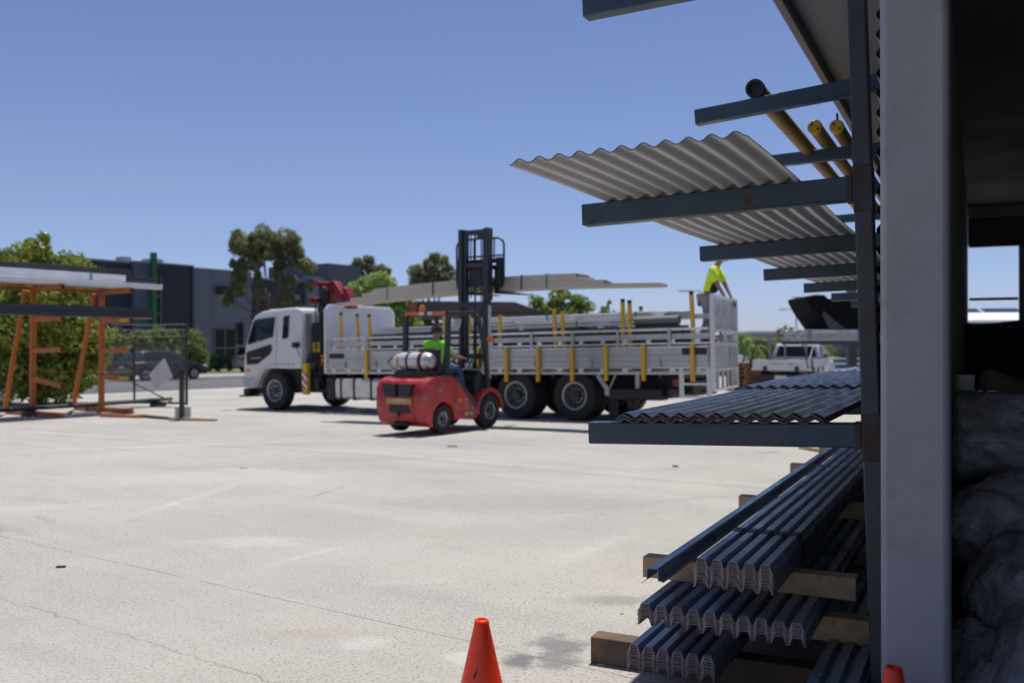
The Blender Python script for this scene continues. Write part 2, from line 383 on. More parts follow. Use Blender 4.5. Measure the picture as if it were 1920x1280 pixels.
def concrete_yard_material():
    m, t, p = newmat('yard_concrete')
    g = nd(t, 'ShaderNodeNewGeometry'); P = g.outputs['Position']
    def dot(v):
        n = t.nodes.new('ShaderNodeVectorMath'); n.operation = 'DOT_PRODUCT'; t.links.new(P, n.inputs[0]); n.inputs[1].default_value = v
        return n.outputs['Value']
    aa = dot((A.x, A.y, 0)); bb = dot((B.x, B.y, 0))
    cmb = t.nodes.new('ShaderNodeCombineXYZ'); t.links.new(mathn(t, 'MULTIPLY', aa, 0.22), cmb.inputs[0]); t.links.new(bb, cmb.inputs[1])
    cm2 = t.nodes.new('ShaderNodeCombineXYZ'); t.links.new(mathn(t, 'MULTIPLY', mathn(t, 'ADD', aa, mathn(t, 'MULTIPLY', bb, 0.5)), 0.12), cm2.inputs[0]); t.links.new(bb, cm2.inputs[1])
    fine = noise(t, P, 62, 3, 0.65); mid = noise(t, P, 9, 5, 0.65); med = noise(t, P, 1.7, 5, 0.6); big = noise(t, P, 0.28, 4)
    strk = noise(t, cmb.outputs[0], 1.3, 5, 0.6); strk2 = noise(t, cm2.outputs[0], 2.3, 4, 0.55)
    c = mixc(t, ramp(t, big, 0.35, 0.65), (0.42, 0.40, 0.352), (0.51, 0.485, 0.42))
    c = mixc(t, ramp(t, med, 0.55, 0.75, 0, 0.45), c, (0.54, 0.51, 0.47))
    c = mixc(t, ramp(t, strk, 0.52, 0.74, 0, 0.5), c, (0.30, 0.295, 0.29))
    c = mixc(t, ramp(t, strk2, 0.56, 0.72, 0, 0.4), c, (0.58, 0.56, 0.53))
    c = mixc(t, ramp(t, noise(t, P, 0.9, 3), 0.6, 0.75, 0, 0.4), c, (0.44, 0.36, 0.26))
    # exposed grit: dark and pale specks
    worn = ramp(t, noise(t, P, 0.33, 4, 0.6), 0.38, 0.60, 0.45, 1.0)
    c = mixc(t, mathn(t, 'MULTIPLY', worn, ramp(t, fine, 0.54, 0.62, 0, 0.85)), c, (0.17, 0.165, 0.16))
    c = mixc(t, mathn(t, 'MULTIPLY', worn, ramp(t, noise(t, P, 31, 3, 0.65), 0.58, 0.66, 0, 0.75)), c, (0.20, 0.195, 0.19))
    c = mixc(t, mathn(t, 'MULTIPLY', worn, 0.16), c, (0.26, 0.255, 0.245))
    c = mixc(t, ramp(t, noise(t, P, 70, 2, 0.6), 0.56, 0.70, 0, 0.6), c, (0.66, 0.63, 0.58))
    c = mixc(t, ramp(t, mid, 0.56, 0.78, 0, 0.32), c, (0.25, 0.245, 0.235))
    # joints and cracks that run along a
    wob = mathn(t, 'MULTIPLY', mathn(t, 'SUBTRACT', noise(t, P, 2.2, 4), 0.5), 0.10)
    wob2 = mathn(t, 'MULTIPLY', mathn(t, 'SUBTRACT', noise(t, P, 5, 5), 0.5), 0.16)
    def joint(k, slope, wd, wb, lo, hi, amt, col=(0.12, 0.115, 0.11)):
        nonlocal c
        d = mathn(t, 'ABSOLUTE', mathn(t, 'SUBTRACT', mathn(t, 'ADD', bb, mathn(t, 'ADD', mathn(t, 'MULTIPLY', aa, slope), wb)), k))
        f = ramp(t, d, wd*0.35, wd, amt, 0)
        inn = mathn(t, 'MULTIPLY', mathn(t, 'GREATER_THAN', aa, lo), mathn(t, 'LESS_THAN', aa, hi))
        br = ramp(t, noise(t, P, 3.1, 3), 0.34, 0.5, 0.25, 1)
        c = mixc(t, mathn(t, 'MULTIPLY', mathn(t, 'MULTIPLY', f, inn), br), c, col)
    zero = mathn(t, 'MULTIPLY', aa, 0.0)
    joint(9.70, 0.035, 0.022, mathn(t, 'MULTIPLY', wob, 0.3), -20, 30, 0.6)
    joint(3.80, 0.010, 0.010, mathn(t, 'MULTIPLY', wob, 0.35), -20, 30, 0.55)
    joint(2.83, 0.004, 0.009, wob2, 2.2, 30, 0.42)
    joint(15.9, 0.03, 0.03, zero, 6, 30, 0.5)
    joint(9.95, 0.035, 0.10, wob, -20, 30, 0.22, (0.6, 0.58, 0.55))
    # local stains and patches: (x, y, radius, colour, amount)
    def blot(x, y, r, col, amt, sx=1.0):
        nonlocal c
        sb = t.nodes.new('ShaderNodeVectorMath'); sb.operation = 'SUBTRACT'; t.links.new(P, sb.inputs[0]); sb.inputs[1].default_value = (x, y, 0)
        ms = t.nodes.new('ShaderNodeVectorMath'); ms.operation = 'MULTIPLY'; t.links.new(sb.outputs[0], ms.inputs[0]); ms.inputs[1].default_value = (1/sx, 1, 0)
        ln = t.nodes.new('ShaderNodeVectorMath'); ln.operation = 'LENGTH'; t.links.new(ms.outputs[0], ln.inputs[0])
        d = mathn(t, 'ADD', ln.outputs['Value'], mathn(t, 'MULTIPLY', mathn(t, 'SUBTRACT', noise(t, P, 7, 6, 0.7), 0.5), r*2.2))
        c = mixc(t, ramp(t, d, r*0.45, r, amt, 0), c, col)
    blot(0.23, 4.72, 0.17, (0.15, 0.15, 0.15), 0.75); blot(0.22, 4.50, 0.16, (0.16, 0.16, 0.16), 0.7); blot(0.03, 4.48, 0.12, (0.12, 0.12, 0.13), 0.8)
    blot(0.62, 5.55, 0.16, (0.2, 0.2, 0.19), 0.55, 2); blot(-0.75, 4.75, 0.15, (0.66, 0.64, 0.6), 0.3); blot(-0.2, 4.55, 0.14, (0.66, 0.64, 0.6), 0.4)
    blot(-2.0, 7.2, 0.25, (0.64, 0.62, 0.58), 0.3, 2); blot(-4.6, 7.6, 0.4, (0.25, 0.25, 0.25), 0.5, 2); blot(-1.0, 4.9, 0.14, (0.3, 0.23, 0.16), 0.18, 2.5)
    blot(0.1, 9.0, 0.7, (0.28, 0.27, 0.26), 0.35, 2.5); blot(-3.5, 10.8, 0.8, (0.62, 0.6, 0.57), 0.25, 3); blot(-1.9, 14.5, 1.0, (0.3, 0.3, 0.29), 0.3, 3)
    # tyre scuffs and trowel marks, each a line of its own
    def stroke(p0, p1, wd, col, amt):
        nonlocal c
        d = Vector((p1[0] - p0[0], p1[1] - p0[1])); L = d.length; d /= L
        sb = t.nodes.new('ShaderNodeVectorMath'); sb.operation = 'SUBTRACT'; t.links.new(P, sb.inputs[0]); sb.inputs[1].default_value = (p0[0], p0[1], 0)
        def dt(v):
            n = t.nodes.new('ShaderNodeVectorMath'); n.operation = 'DOT_PRODUCT'; t.links.new(sb.outputs[0], n.inputs[0]); n.inputs[1].default_value = v; return n.outputs['Value']
        al = dt((d.x, d.y, 0)); ac = mathn(t, 'ADD', dt((-d.y, d.x, 0)), mathn(t, 'MULTIPLY', mathn(t, 'SUBTRACT', noise(t, P, 1.1, 2), 0.5), wd*2))
        f = mathn(t, 'MULTIPLY', ramp(t, mathn(t, 'ABSOLUTE', ac), wd*0.2, wd, 1, 0), mathn(t, 'MULTIPLY', ramp(t, al, -0.1*L, 0.3*L), ramp(t, al, 0.7*L, 1.1*L, 1, 0)))
        f = mathn(t, 'MULTIPLY', f, ramp(t, noise(t, P, 6, 4), 0.35, 0.6, 0.25, 1))
        c = mixc(t, mathn(t, 'MULTIPLY', f, amt), c, col)
    dk, pl_ = (0.24, 0.235, 0.23), (0.66, 0.64, 0.6)
    for p0, p1, wd, cc, am in (((-2.05, 9.2), (-1.75, 10.1), 0.035, dk, 0.7), ((-3.4, 7.9), (-2.9, 10.6), 0.11, pl_, 0.3), ((-6.3, 8.3), (-3.6, 8.9), 0.2, pl_, 0.28), ((-1.7, 6.3), (-1.2, 7.2), 0.08, pl_, 0.28),
                               ((-4.5, 11.5), (0.5, 13.2), 0.16, dk, 0.35), ((-4.3, 12.0), (0.9, 13.7), 0.12, dk, 0.3), ((-2.5, 16.0), (3.0, 12.5), 0.14, dk, 0.35), ((0.3, 8.4), (3.6, 10.2), 0.10, dk, 0.3), ((-1.2, 11.2), (3.0, 11.5), 0.2, dk, 0.25),
                               ((-4.6, 7.9), (-4.1, 7.6), 0.05, dk, 0.7), ((-4.2, 8.3), (-3.9, 8.0), 0.05, dk, 0.6), ((-8, 14), (-2, 15.5), 0.2, pl_, 0.4), ((-0.9, 5.9), (-0.4, 6.1), 0.1, pl_, 0.25), ((0.2, 6.4), (1.0, 7.6), 0.2, pl_, 0.25)):
        stroke(p0, p1, wd, cc, am)
    t.links.new(c, p.inputs['Base Color']); p.inputs['Roughness'].default_value = 0.88
    b = t.nodes.new('ShaderNodeBump'); b.inputs['Distance'].default_value = 0.006; b.inputs['Strength'].default_value = 0.8
    t.links.new(mathn(t, 'ADD', fine, mathn(t, 'MULTIPLY', mid, 1.2)), b.inputs['Height']); t.links.new(b.outputs[0], p.inputs['Normal'])
    return m
m_yard = concrete_yard_material()
m_earth = M('dry_earth', (0.20, 0.17, 0.12), 0.95, 0, 0.25, 0.2)
m_asphalt = M('road_asphalt', (0.115, 0.115, 0.118), 0.85, 0, 0.15, 0.5, dirt=(0.16, 0.16, 0.16), dirt_lo=0.5, dirt_hi=0.7, dscale=0.3)
m_grass = M('dry_grass', (0.17, 0.19, 0.06), 0.9, 0, 0.3, 3, dirt=(0.30, 0.24, 0.13), dirt_lo=0.5, dirt_hi=0.7, dscale=1.0)
m_paint = M('road_line_paint', (0.62, 0.62, 0.6), 0.7)
strip('ground', -400, 1500, -700, 900, -0.012, m_earth)
strip('yard', -60, 30.4, -70, 75, 0.0, m_yard)
strip('gutter', 30.4, 30.95, -200, 300, 0.001, m_concwhite)
strip('road', 30.95, 43.9, -200, 300, -0.004, m_asphalt)
strip('road_line', 37.3, 37.42, -200, 300, 0.002, m_paint)
kb = MB(); kb.add([ab(a, b, gza(a) + z) for b in (-200, 300) for a, z in ((43.9, -0.01), (43.9, 0.03), (44.2, 0.03), (44.25, 0.14), (44.5, 0.14), (44.5, -0.01))],
                  [(i, i+1, i+7, i+6) for i in range(5)])
k = kb.build('kerb', m_concwhite, None, smooth=0); k['kind'] = 'structure'
strip('verge', 44.5, 54.3, -200, 300, 0.135, m_grass)
strip('footpath', 47.5, 48.9, -200, 300, 0.14, m_concwhite)

# ================================================================== office building across the road
m_wdark = M('charcoal_render', (0.026, 0.031, 0.046), 0.7, 0, 0.08, 0.6)
m_wmid = M('slate_blue_render', (0.155, 0.167, 0.215), 0.7, 0, 0.06, 0.5)
m_wpil = M('blue_grey_render', (0.09, 0.108, 0.15), 0.7, 0, 0.06, 0.5)
m_wpanel = M('olive_grey_panel', (0.085, 0.10, 0.11), 0.7, 0, 0.06, 0.5)
m_green = M('green_fin_paint', (0.018, 0.15, 0.042), 0.55, 0, 0.06, 1)
m_trim = M('pale_capping', (0.24, 0.26, 0.30), 0.5)
m_winframe = M('window_frame_paint', (0.13, 0.135, 0.16), 0.5)
off = thing('office_building', 'two storey charcoal and slate blue office block across the road with a green fin', 'building', ab(54.4, 0, -0.25), math.atan2(B.y, B.x))
def wallseg(name, x0, x1, h, mat, y=0.0, dep=10.0, cap=True):
    o = MB().span(x0, x1, y, y + dep, 0, h).build(name, mat, off, smooth=0)
    if cap: MB().span(x0 - 0.02, x1 + 0.02, y - 0.04, y + 0.4, h + 0.003, h + 0.11).build('parapet_capping', m_trim, o, smooth=0)
wallseg('wall', 2, 34.8, 7.0, m_wdark)
wallseg('pilaster', 34.803, 36.1, 7.05, m_wpil, -0.35, 9.0)
wallseg('green_fin', 35.95, 36.27, 7.75, m_green, -0.66, 0.3, False)
wallseg('wall', 36.103, 39.5, 7.1, m_wdark)
wallseg('wall', 39.503, 44.3, 6.95, m_wmid, -0.12, 9.5)
wallseg('wall', 44.303, 49.7, 6.6, m_wdark, 0.35, 9.0)
wallseg('wall', 49.703, 51.6, 6.95, m_wmid)
wallseg('tall_panel', 51.603, 55.2, 8.2, m_wpanel, -0.3, 7.0, False)
wallseg('wall', 55.203, 66, 5.6, m_wdark)
def window(x0, x1, z0, z1, y, nx=2, nz=1, par=None):
    fr = MB()
    for i in range(nx + 1): xx = x0 + (x1 - x0)*i/nx; fr.span(xx - 0.05, xx + 0.05, y - 0.09, y - 0.003, z0, z1)
    for j in range(nz + 1):
        zz = z0 + (z1 - z0)*j/nz
        for i in range(nx): fr.span(x0 + (x1-x0)*i/nx + 0.051, x0 + (x1-x0)*(i+1)/nx - 0.051, y - 0.088, y - 0.003, max(z0 + 0.002, zz - 0.05), min(z1 - 0.002, zz + 0.05))
    o = fr.build('window', m_winframe, off, smooth=0)
    MB().span(x0 + 0.01, x1 - 0.01, y - 0.03, y - 0.012, z0 + 0.01, z1 - 0.01).build('pane', m_winglass, o, smooth=0)
window(41.05, 42.75, 5.25, 5.95, -0.12, 1, 1)
window(41.05, 42.85, 0.25, 2.95, -0.12, 2, 2)
for x in (45.2, 46.9, 48.3): window(x, x + 1.1, 3.6, 5.2, 0.35, 1, 1)
window(45.0, 49.2, 0.3, 2.8, 0.35, 4, 2)
window(36.55, 36.95, 0.3, 6.2, 0.0, 1, 5)
for x in (8, 14, 20, 26): window(x, x + 3, 4.2, 5.6, 0.0, 3, 1)
for x in (5, 8.5, 12, 15.5, 19, 22.5, 26, 29.5, 33): MB().span(x - 0.025, x + 0.025, -0.012, -0.002, 0.1, 6.95).build('panel_joint', m_winframe, off, smooth=0)
for x in (41.0, 42.9): MB().span(x - 0.02, x + 0.02, -0.135, -0.123, 3.405, 6.9).build('panel_joint', m_winframe, off, smooth=0)
MB().span(39.55, 44.25, -0.135, -0.1235, 3.35, 3.40).build('panel_joint', m_winframe, off, smooth=0)
MB().tube([(39.42, -0.08, 0.1), (39.42, -0.08, 7.0)], 0.05, 8).build('downpipe', m_winframe, off)
MB().lathe([(0.35, 0), (0.35, 0.35), (0.25, 0.5), (0.02, 0.55)], 16, Matrix.Translation((33.0, 3, 7.0))).build('roof_vent', m_galv, off)
MB().span(37.2, 38.2, 1.5, 2.5, 7.1, 7.55).span(37.35, 38.05, 1.6, 2.4, 7.55, 7.62).build('air_conditioner', m_concwhite, off, smooth=0)
MB().span(34.9, 35.5, 1.0, 1.8, 7.15, 7.5).build('air_conditioner', m_concwhite, off, smooth=0)

# ================================================================== low shed behind the truck, far warehouse, right-hand shed
m_brown = M('brown_roof', (0.075, 0.055, 0.045), 0.7, 0, 0.15, 2)
m_rpost = M('red_brown_post', (0.30, 0.075, 0.045), 0.6, 0, 0.1, 2)
sh = thing('brown_roofed_shelter', 'low open shelter with dark brown pitched roof and red posts behind the truck', 'shelter', at(900, 48), R(12))
rf = MB(); rf.prism([(-4.3, 3.15), (4.0, 3.0), (4.0, 3.25), (1.8, 3.95), (-2.6, 3.95), (-4.3, 3.35)], 0, 6)
rf.build('roof', m_brown, sh, smooth=0)
MB().span(-4.4, 4.1, -0.14, -0.004, 3.0, 3.28).build('fascia', M('dark_fascia', (0.09, 0.085, 0.08), 0.6), sh, smooth=0)
for x in (-3.4, 0.2, 3.4): MB().span(x - 0.2, x + 0.2, 0.3, 0.7, 0, 3.18).build('post', m_rpost, sh, smooth=0)
MB().span(-3.2, 3.2, 5.2, 5.4, 0, 3.1).build('rear_wall', m_wdark, sh, smooth=0)
rp = thing('red_pillar', 'red brown square pillar rising behind the lifted beige purlins', 'pillar', at(772.5, 46))
MB().span(-0.2, 0.2, -0.2, 0.2, 0, 3.75).span(-0.24, 0.24, -0.24, 0.24, 3.755, 3.83).build('shaft', m_rpost, rp, smooth=0)

fw = thing('far_warehouse', 'long pale grey metal warehouse in the distance behind the white ute', 'warehouse', at(1400, 130), R(-4))
m_far = M('pale_metal_cladding', (0.34, 0.35, 0.36), 0.6, 0, 0.06, 0.3)
MB().span(0.5, 70, 0, 25, 0, 3.4).build('wall', m_far, fw, smooth=0)
wr = MB()
for i in range(36): wr.span(0.5 + i*1.9, 0.62 + i*1.9, -0.06, -0.003, 0.2, 3.3)
wr.build('cladding_rib', m_far, fw, smooth=0)
MB().prism([(0, 3.4), (70.5, 3.4), (70.5, 3.75), (0, 3.75)], -0.5, 25).build('roof', M('zincalume_roof', (0.5, 0.52, 0.54), 0.4, 0.3), fw, smooth=0)

ws = thing('white_roofed_shed', 'pale shed with a sunlit white roof edge seen through the dark doorway', 'shed', at(1800, 40), R(-12))
MB().span(0, 9, 0.1, 5, 0, 2.5).build('wall', m_wpil, ws, smooth=0)
MB().add([(-0.4, -0.3, 2.58), (9.4, -0.3, 2.58), (9.4, 2.3, 2.98), (-0.4, 2.3, 2.98), (-0.4, -0.3, 2.52), (9.4, -0.3, 2.52), (9.4, 2.3, 2.92), (-0.4, 2.3, 2.92)], [(0, 1, 2, 3), (7, 6, 5, 4), (0, 4, 5, 1), (1, 5, 6, 2), (2, 6, 7, 3), (3, 7, 4, 0)]).build('roof', M('white_roof_paint', (0.8, 0.8, 0.79), 0.5), ws, smooth=0)
for i in range(5): MB().box((0.8 + i*1.7, 3.0, 3.05), (1.5, 1.2, 0.04), rot=Matrix.Rotation(R(14), 3, 'X')).build('solar_panel', m_glass, ws, smooth=0)
for i in range(2): MB().span(1.5 + i*3.4, 3.4 + i*3.4, 0.06, 0.097, 0.9, 1.9).build('window', m_winglass, ws, smooth=0)

# ================================================================== trees, hedges, plants
ml_bush = ML('glossy_green_leaf', (0.078, 0.111, 0.016), (0.247, 0.299, 0.039), (0.572, 0.559, 0.117), 0.42)
ml_gum = ML('gum_leaf', (0.155, 0.176, 0.084), (0.270, 0.290, 0.128), (0.459, 0.446, 0.176), 0.45)
ml_bright = ML('bright_green_leaf', (0.132, 0.228, 0.042), (0.300, 0.432, 0.096), (0.744, 0.800, 0.456), 0.42)
ml_hedge = ML('hedge_leaf', (0.130, 0.169, 0.046), (0.234, 0.280, 0.078), (0.403, 0.416, 0.156), 0.42)
ml_fresh = ML('fresh_green_leaf', (0.10, 0.17, 0.03), (0.21, 0.30, 0.06), (0.42, 0.48, 0.15), 0.42)
ml_flower = ML('lily_leaf', (0.065, 0.130, 0.046), (0.130, 0.221, 0.078), (0.338, 0.390, 0.221), 0.3)

b = at(72, 27.5)
tree('dense_shrub_tree', 'dense glossy green shrub tree behind the orange rack, full to the ground', 'tree', b,
     [(0.0, 0, 4.5, 0.5, 0.6, 0.7), (-0.7, 0.2, 4.25, 0.5, 0.6, 0.6), (-1.9, 0.2, 3.7, 0.9, 0.9, 0.9), (-0.7, 0.2, 3.75, 1.0, 1.0, 0.8), (0.9, 0.1, 3.55, 0.95, 1.0, 0.9), (0.1, -0.2, 3.0, 1.6, 1.4, 1.0), (-1.3, 0, 2.3, 1.2, 1.3, 1.3),
      (0.9, -0.3, 2.2, 1.15, 1.3, 1.3), (-0.1, -0.5, 1.6, 1.7, 1.3, 1.3), (1.25, -0.2, 1.2, 0.9, 1.1, 1.1), (-1.4, 0, 0.9, 1.2, 1.2, 1.0), (0.5, -0.3, 0.7, 1.5, 1.2, 0.8), (-2.4, 0, 1.8, 1.0, 1.0, 1.9), (1.7, 0.0, 1.9, 0.55, 0.6, 0.8)],
     33000, 0.085, ml_bush, 0.13, 11, fork=0.2, nsub=16, subr=0.4, aspect=2.2)
b = at(503, 60)
tree('gum_tree', 'tall open gum tree with several bare grey limbs in front of the office block', 'tree', b,
     [(-1.5, 0, 8.3, 1.15, 1.1, 1.15), (-0.5, 0.3, 8.6, 1.1, 1.1, 0.95), (-0.2, -.3, 7.8, 1.0, .9, .8), (0.4, 0.2, 8.0, 0.8, 0.8, 0.7), (1.2, 0, 8.3, 1.0, 1.0, 1.0), (1.7, 0, 7.4, 0.7, 0.7, 0.85), (-1.9, 0, 7.0, 0.7, 0.7, 0.9), (-2.1, 0.2, 5.7, 0.85, 0.8, 0.9),
      (-0.9, 0.1, 7.1, 0.7, 0.7, 0.6), (0.7, 0.1, 7.2, 0.6, 0.6, 0.6), (2.55, 0, 6.7, 0.6, 0.7, 0.65), (2.7, 0, 5.6, 0.35, 0.4, 0.5), (0.6, 0, 6.3, 0.5, 0.6, 0.55), (1.3, 0.3, 5.9, 0.7, 0.6, 0.4), (-0.7, 0, 6.2, 0.35, 0.4, 0.7), (-0.6, 0.2, 5.0, 0.6, 0.6, 0.5), (1.2, 0, 4.7, 0.7, 0.6, 0.5), (2.0, 0, 4.0, 0.5, 0.5, 0.4), (-2.6, 0, 4.7, 0.4, 0.4, 0.7)],
     29000, 0.105, ml_gum, 0.12, 5, fork=0.42, stems=2, nsub=14, subr=0.42, droop=0.8, aspect=2.6)
b = at(688, 95)
tree('gum_tree', 'dull olive gum tree top showing above the bright green tree', 'tree', b,
     [(-0.1, 0, 10.0, 1.3, 1.4, 1.1), (-1.2, 0, 8.6, 1.3, 1.3, 1.3), (1.1, 0, 8.9, 1.3, 1.3, 1.2), (2.0, 0, 9.3, 0.5, 0.5, 0.4), (0, 0, 7.0, 2.2, 1.8, 1.4)], 5000, 0.2, ml_gum, 0.22, 6, droop=0.5)
b = at(706, 46)
tree('leafy_tree', 'bright green leafy tree with pale new leaves behind the truck headboard', 'tree', b,
     [(0, 0, 4.7, 0.75, 0.8, 0.75), (-0.8, 0, 4.2, 0.7, 0.8, 0.8), (0.75, 0, 4.2, 0.7, 0.8, 0.75), (0.1, -0.3, 3.7, 1.2, 1.0, 0.8), (-0.9, 0, 3.2, 0.8, 0.8, 0.8), (1.1, 0, 3.2, 0.75, 0.8, 0.8), (0.2, 0, 2.6, 1.4, 1.1, 0.9), (1.6, 0, 2.6, 0.8, 0.8, 0.8), (1.25, 0, 3.75, 0.65, 0.7, 0.6), (0.5, 0.2, 4.5, 0.7, 0.7, 0.6)],
     12500, 0.105, ml_bright, 0.09, 8, nsub=14, aspect=1.9)
b = at(806, 62)
tree('round_headed_tree', 'dark round headed tree on bare forked limbs just left of the forklift mast', 'tree', b,
     [(-0.85, 0, 6.3, 0.85, 0.9, 0.85), (0.45, 0, 7.1, 0.9, 0.9, 0.85), (1.1, 0, 6.4, 0.75, 0.8, 0.9), (0.1, 0, 6.3, 0.9, 0.9, 0.7), (-0.3, 0.2, 5.6, 0.6, 0.7, 0.5), (0.9, 0, 5.7, 0.7, 0.7, 0.5)],
     8500, 0.10, ml_gum, 0.12, 9, fork=0.5, nsub=13)
b = at(1052, 55)
tree('broad_bushy_tree', 'broad bushy green tree above the middle of the truck load', 'tree', b,
     [(0, 0, 4.5, 0.9, 0.9, 0.65), (-1.1, 0, 3.9, 0.85, 0.9, 0.8), (1.1, 0, 4.0, 0.8, 0.9, 0.75), (0, 0, 3.5, 1.6, 1.2, 0.9), (-1.5, 0, 3.0, 0.8, 0.8, 0.8), (1.4, 0, 3.0, 0.9, 0.8, 0.9), (0, 0, 2.3, 1.9, 1.2, 1.0)], 8500, 0.115, ml_fresh, 0.14, 10, nsub=13)
b = at(1146, 50)
tree('sparse_sapling', 'sparse wispy sapling to the right of the broad bushy tree', 'tree', b,
     [(-0.4, 0, 3.4, 0.35, 0.4, 0.55), (0.3, 0, 3.2, 0.45, 0.4, 0.5), (0, 0, 2.6, 0.6, 0.5, 0.6), (-0.15, 0, 4.0, 0.14, 0.15, 0.2)], 1100, 0.1, ml_fresh, 0.05, 12, fork=0.5, nsub=10)
b = at(826, 50)
tree('yellow_green_bush', 'yellow green bush filling the gap under the lifted purlins left of the mast', 'bush', b,
     [(-0.6, 0, 2.7, 0.8, 0.8, 0.9), (0.6, 0, 2.8, 0.9, 0.8, 0.9), (0, 0, 1.6, 1.2, 1, 1.1)], 3600, 0.1, ml_fresh, 0.08, 13)
b = at(1392, 62)
tree('roadside_bush', 'bright green roadside bush right beside the truck tail frame', 'bush', b,
     [(0.1, 0, 1.6, 0.7, 0.7, 0.8), (-0.2, 0, 2.2, 0.45, 0.5, 0.5), (0.9, 0, 0.9, 0.7, 0.7, 0.9)], 2600, 0.1, ml_bright, 0.07, 14)
b = at(1432, 78)
tree('distant_dark_tree', 'low dark tree above the left edge of the ute cab', 'tree', b, [(-0.5, 0, 1.9, 0.9, 0.9, 0.7), (0.7, 0, 1.8, 0.9, 0.9, 0.8), (0, 0, 1.0, 1.4, 0.9, 0.9)], 2200, 0.13, ml_gum, 0.1, 15)
b = at(1472, 80)
tree('distant_green_tree', 'rounded green tree above the ute headboard, under the small street lamp', 'tree', b, [(0, 0, 2.6, 1.0, 0.9, 0.7), (-0.7, 0, 2.0, 0.9, 0.9, 0.7), (0.8, 0, 2.1, 0.9, 0.9, 0.7), (0, 0, 1.2, 1.5, 1, 0.9)], 2600, 0.13, ml_hedge, 0.12, 16)
b = at(1592, 66)
tree('distant_low_tree', 'dull green low tree behind the silver steel bundle right of the ute', 'tree', b, [(0, 0, 1.4, 1.6, 0.9, 0.8), (1.2, 0, 1.2, 1.2, 0.9, 0.7), (-1.0, 0, 1.1, 1.0, 0.9, 0.8)], 2200, 0.12, ml_hedge, 0.1, 17)

def hedge(name, label, a, b0, b1, h, dep, n, size, mat, seed):
    t = thing(name, label, 'hedge', ab(a, b0, gza(a) + 0.135), math.atan2(B.y, B.x)); L = b1 - b0; k = int(L/0.7)
    rd = random.Random(seed)
    cl = [(0.35 + i*(L - 0.7)/(k-1), rd.uniform(-.15, .15), h*0.62, 0.72, dep/2, h*(0.40 + rd.uniform(-.05, .05))) for i in range(k)] + \
         [(0.35 + i*(L - 0.7)/(k-1), 0, h*0.3, 0.7, dep/2, h*0.33) for i in range(k)]
    V, N = leaf_cloud(cl, n, size, seed, nsub=10); leaf_mesh('foliage', V, N, mat, t)
    tb = MB()
    for i in range(k): tb.tube([(cl[i][0], 0, -0.05), (cl[i][0], 0.03, h*0.6)], [0.05, 0.02], 6)
    tb.build('stem', m_bark, t)
hedge('clipped_hedge', 'long clipped olive hedge running behind the dark hatchback', 47.0, 25.0, 34.6, 2.65, 1.6, 24000, 0.10, ml_hedge, 21)
for i, (px, D, lab) in enumerate(((396, 58, 'strappy green plant at the right end of the hedge'), (412, 58.5, 'strappy green plant below the office glass door'), (428, 59, 'strappy green plant tucked behind the silver car'))):
    p = at(px, D); t = thing('strappy_plant', lab, 'plant', (p.x, p.y, p.z + 0.13), 0, 'plants in the office garden bed')
    V, N = leaf_cloud([(0, 0, 0.55, 0.42, 0.4, 0.55)], 500, 0.13, 30 + i, aspect=4, nsub=12, droop=-0.8); leaf_mesh('foliage', V, N, ml_flower, t)
    tb = MB()
    for q in range(5): tb.tube([(0, 0, 0), (0.1*math.cos(q*1.3), 0.1*math.sin(q*1.3), 0.6)], [0.02, 0.012], 5)
    tb.build('stem', m_bark, t)

# ================================================================== street lamps
def street_lamp(px, D, top, arm, label, cat='street lamp'):
    t = thing('street_lamp', label, cat, at(px, D), 0, 'street lamps along the far road')
    p = MB(); p.tube([(0, 0, 0), (0, 0, top*0.9), (-arm*0.12, 0, top*0.97), (-arm*0.4, 0, top), (-arm, 0, top)], [0.10, 0.07, 0.06, 0.05, 0.045], 8)
    p.build('pole', m_galv, t)
    MB().box((-arm - 0.25, 0, top - 0.02), (0.75, 0.3, 0.14)).build('lamp_head', m_concwhite, t, bevel=0.03)
    return t
street_lamp(1320, 60, 5.2, 0.95, 'grey street lamp whose curved arm shows just left of the standing worker')
street_lamp(1493, 95, 5.4, 1.1, 'small distant street lamp standing above the ute')

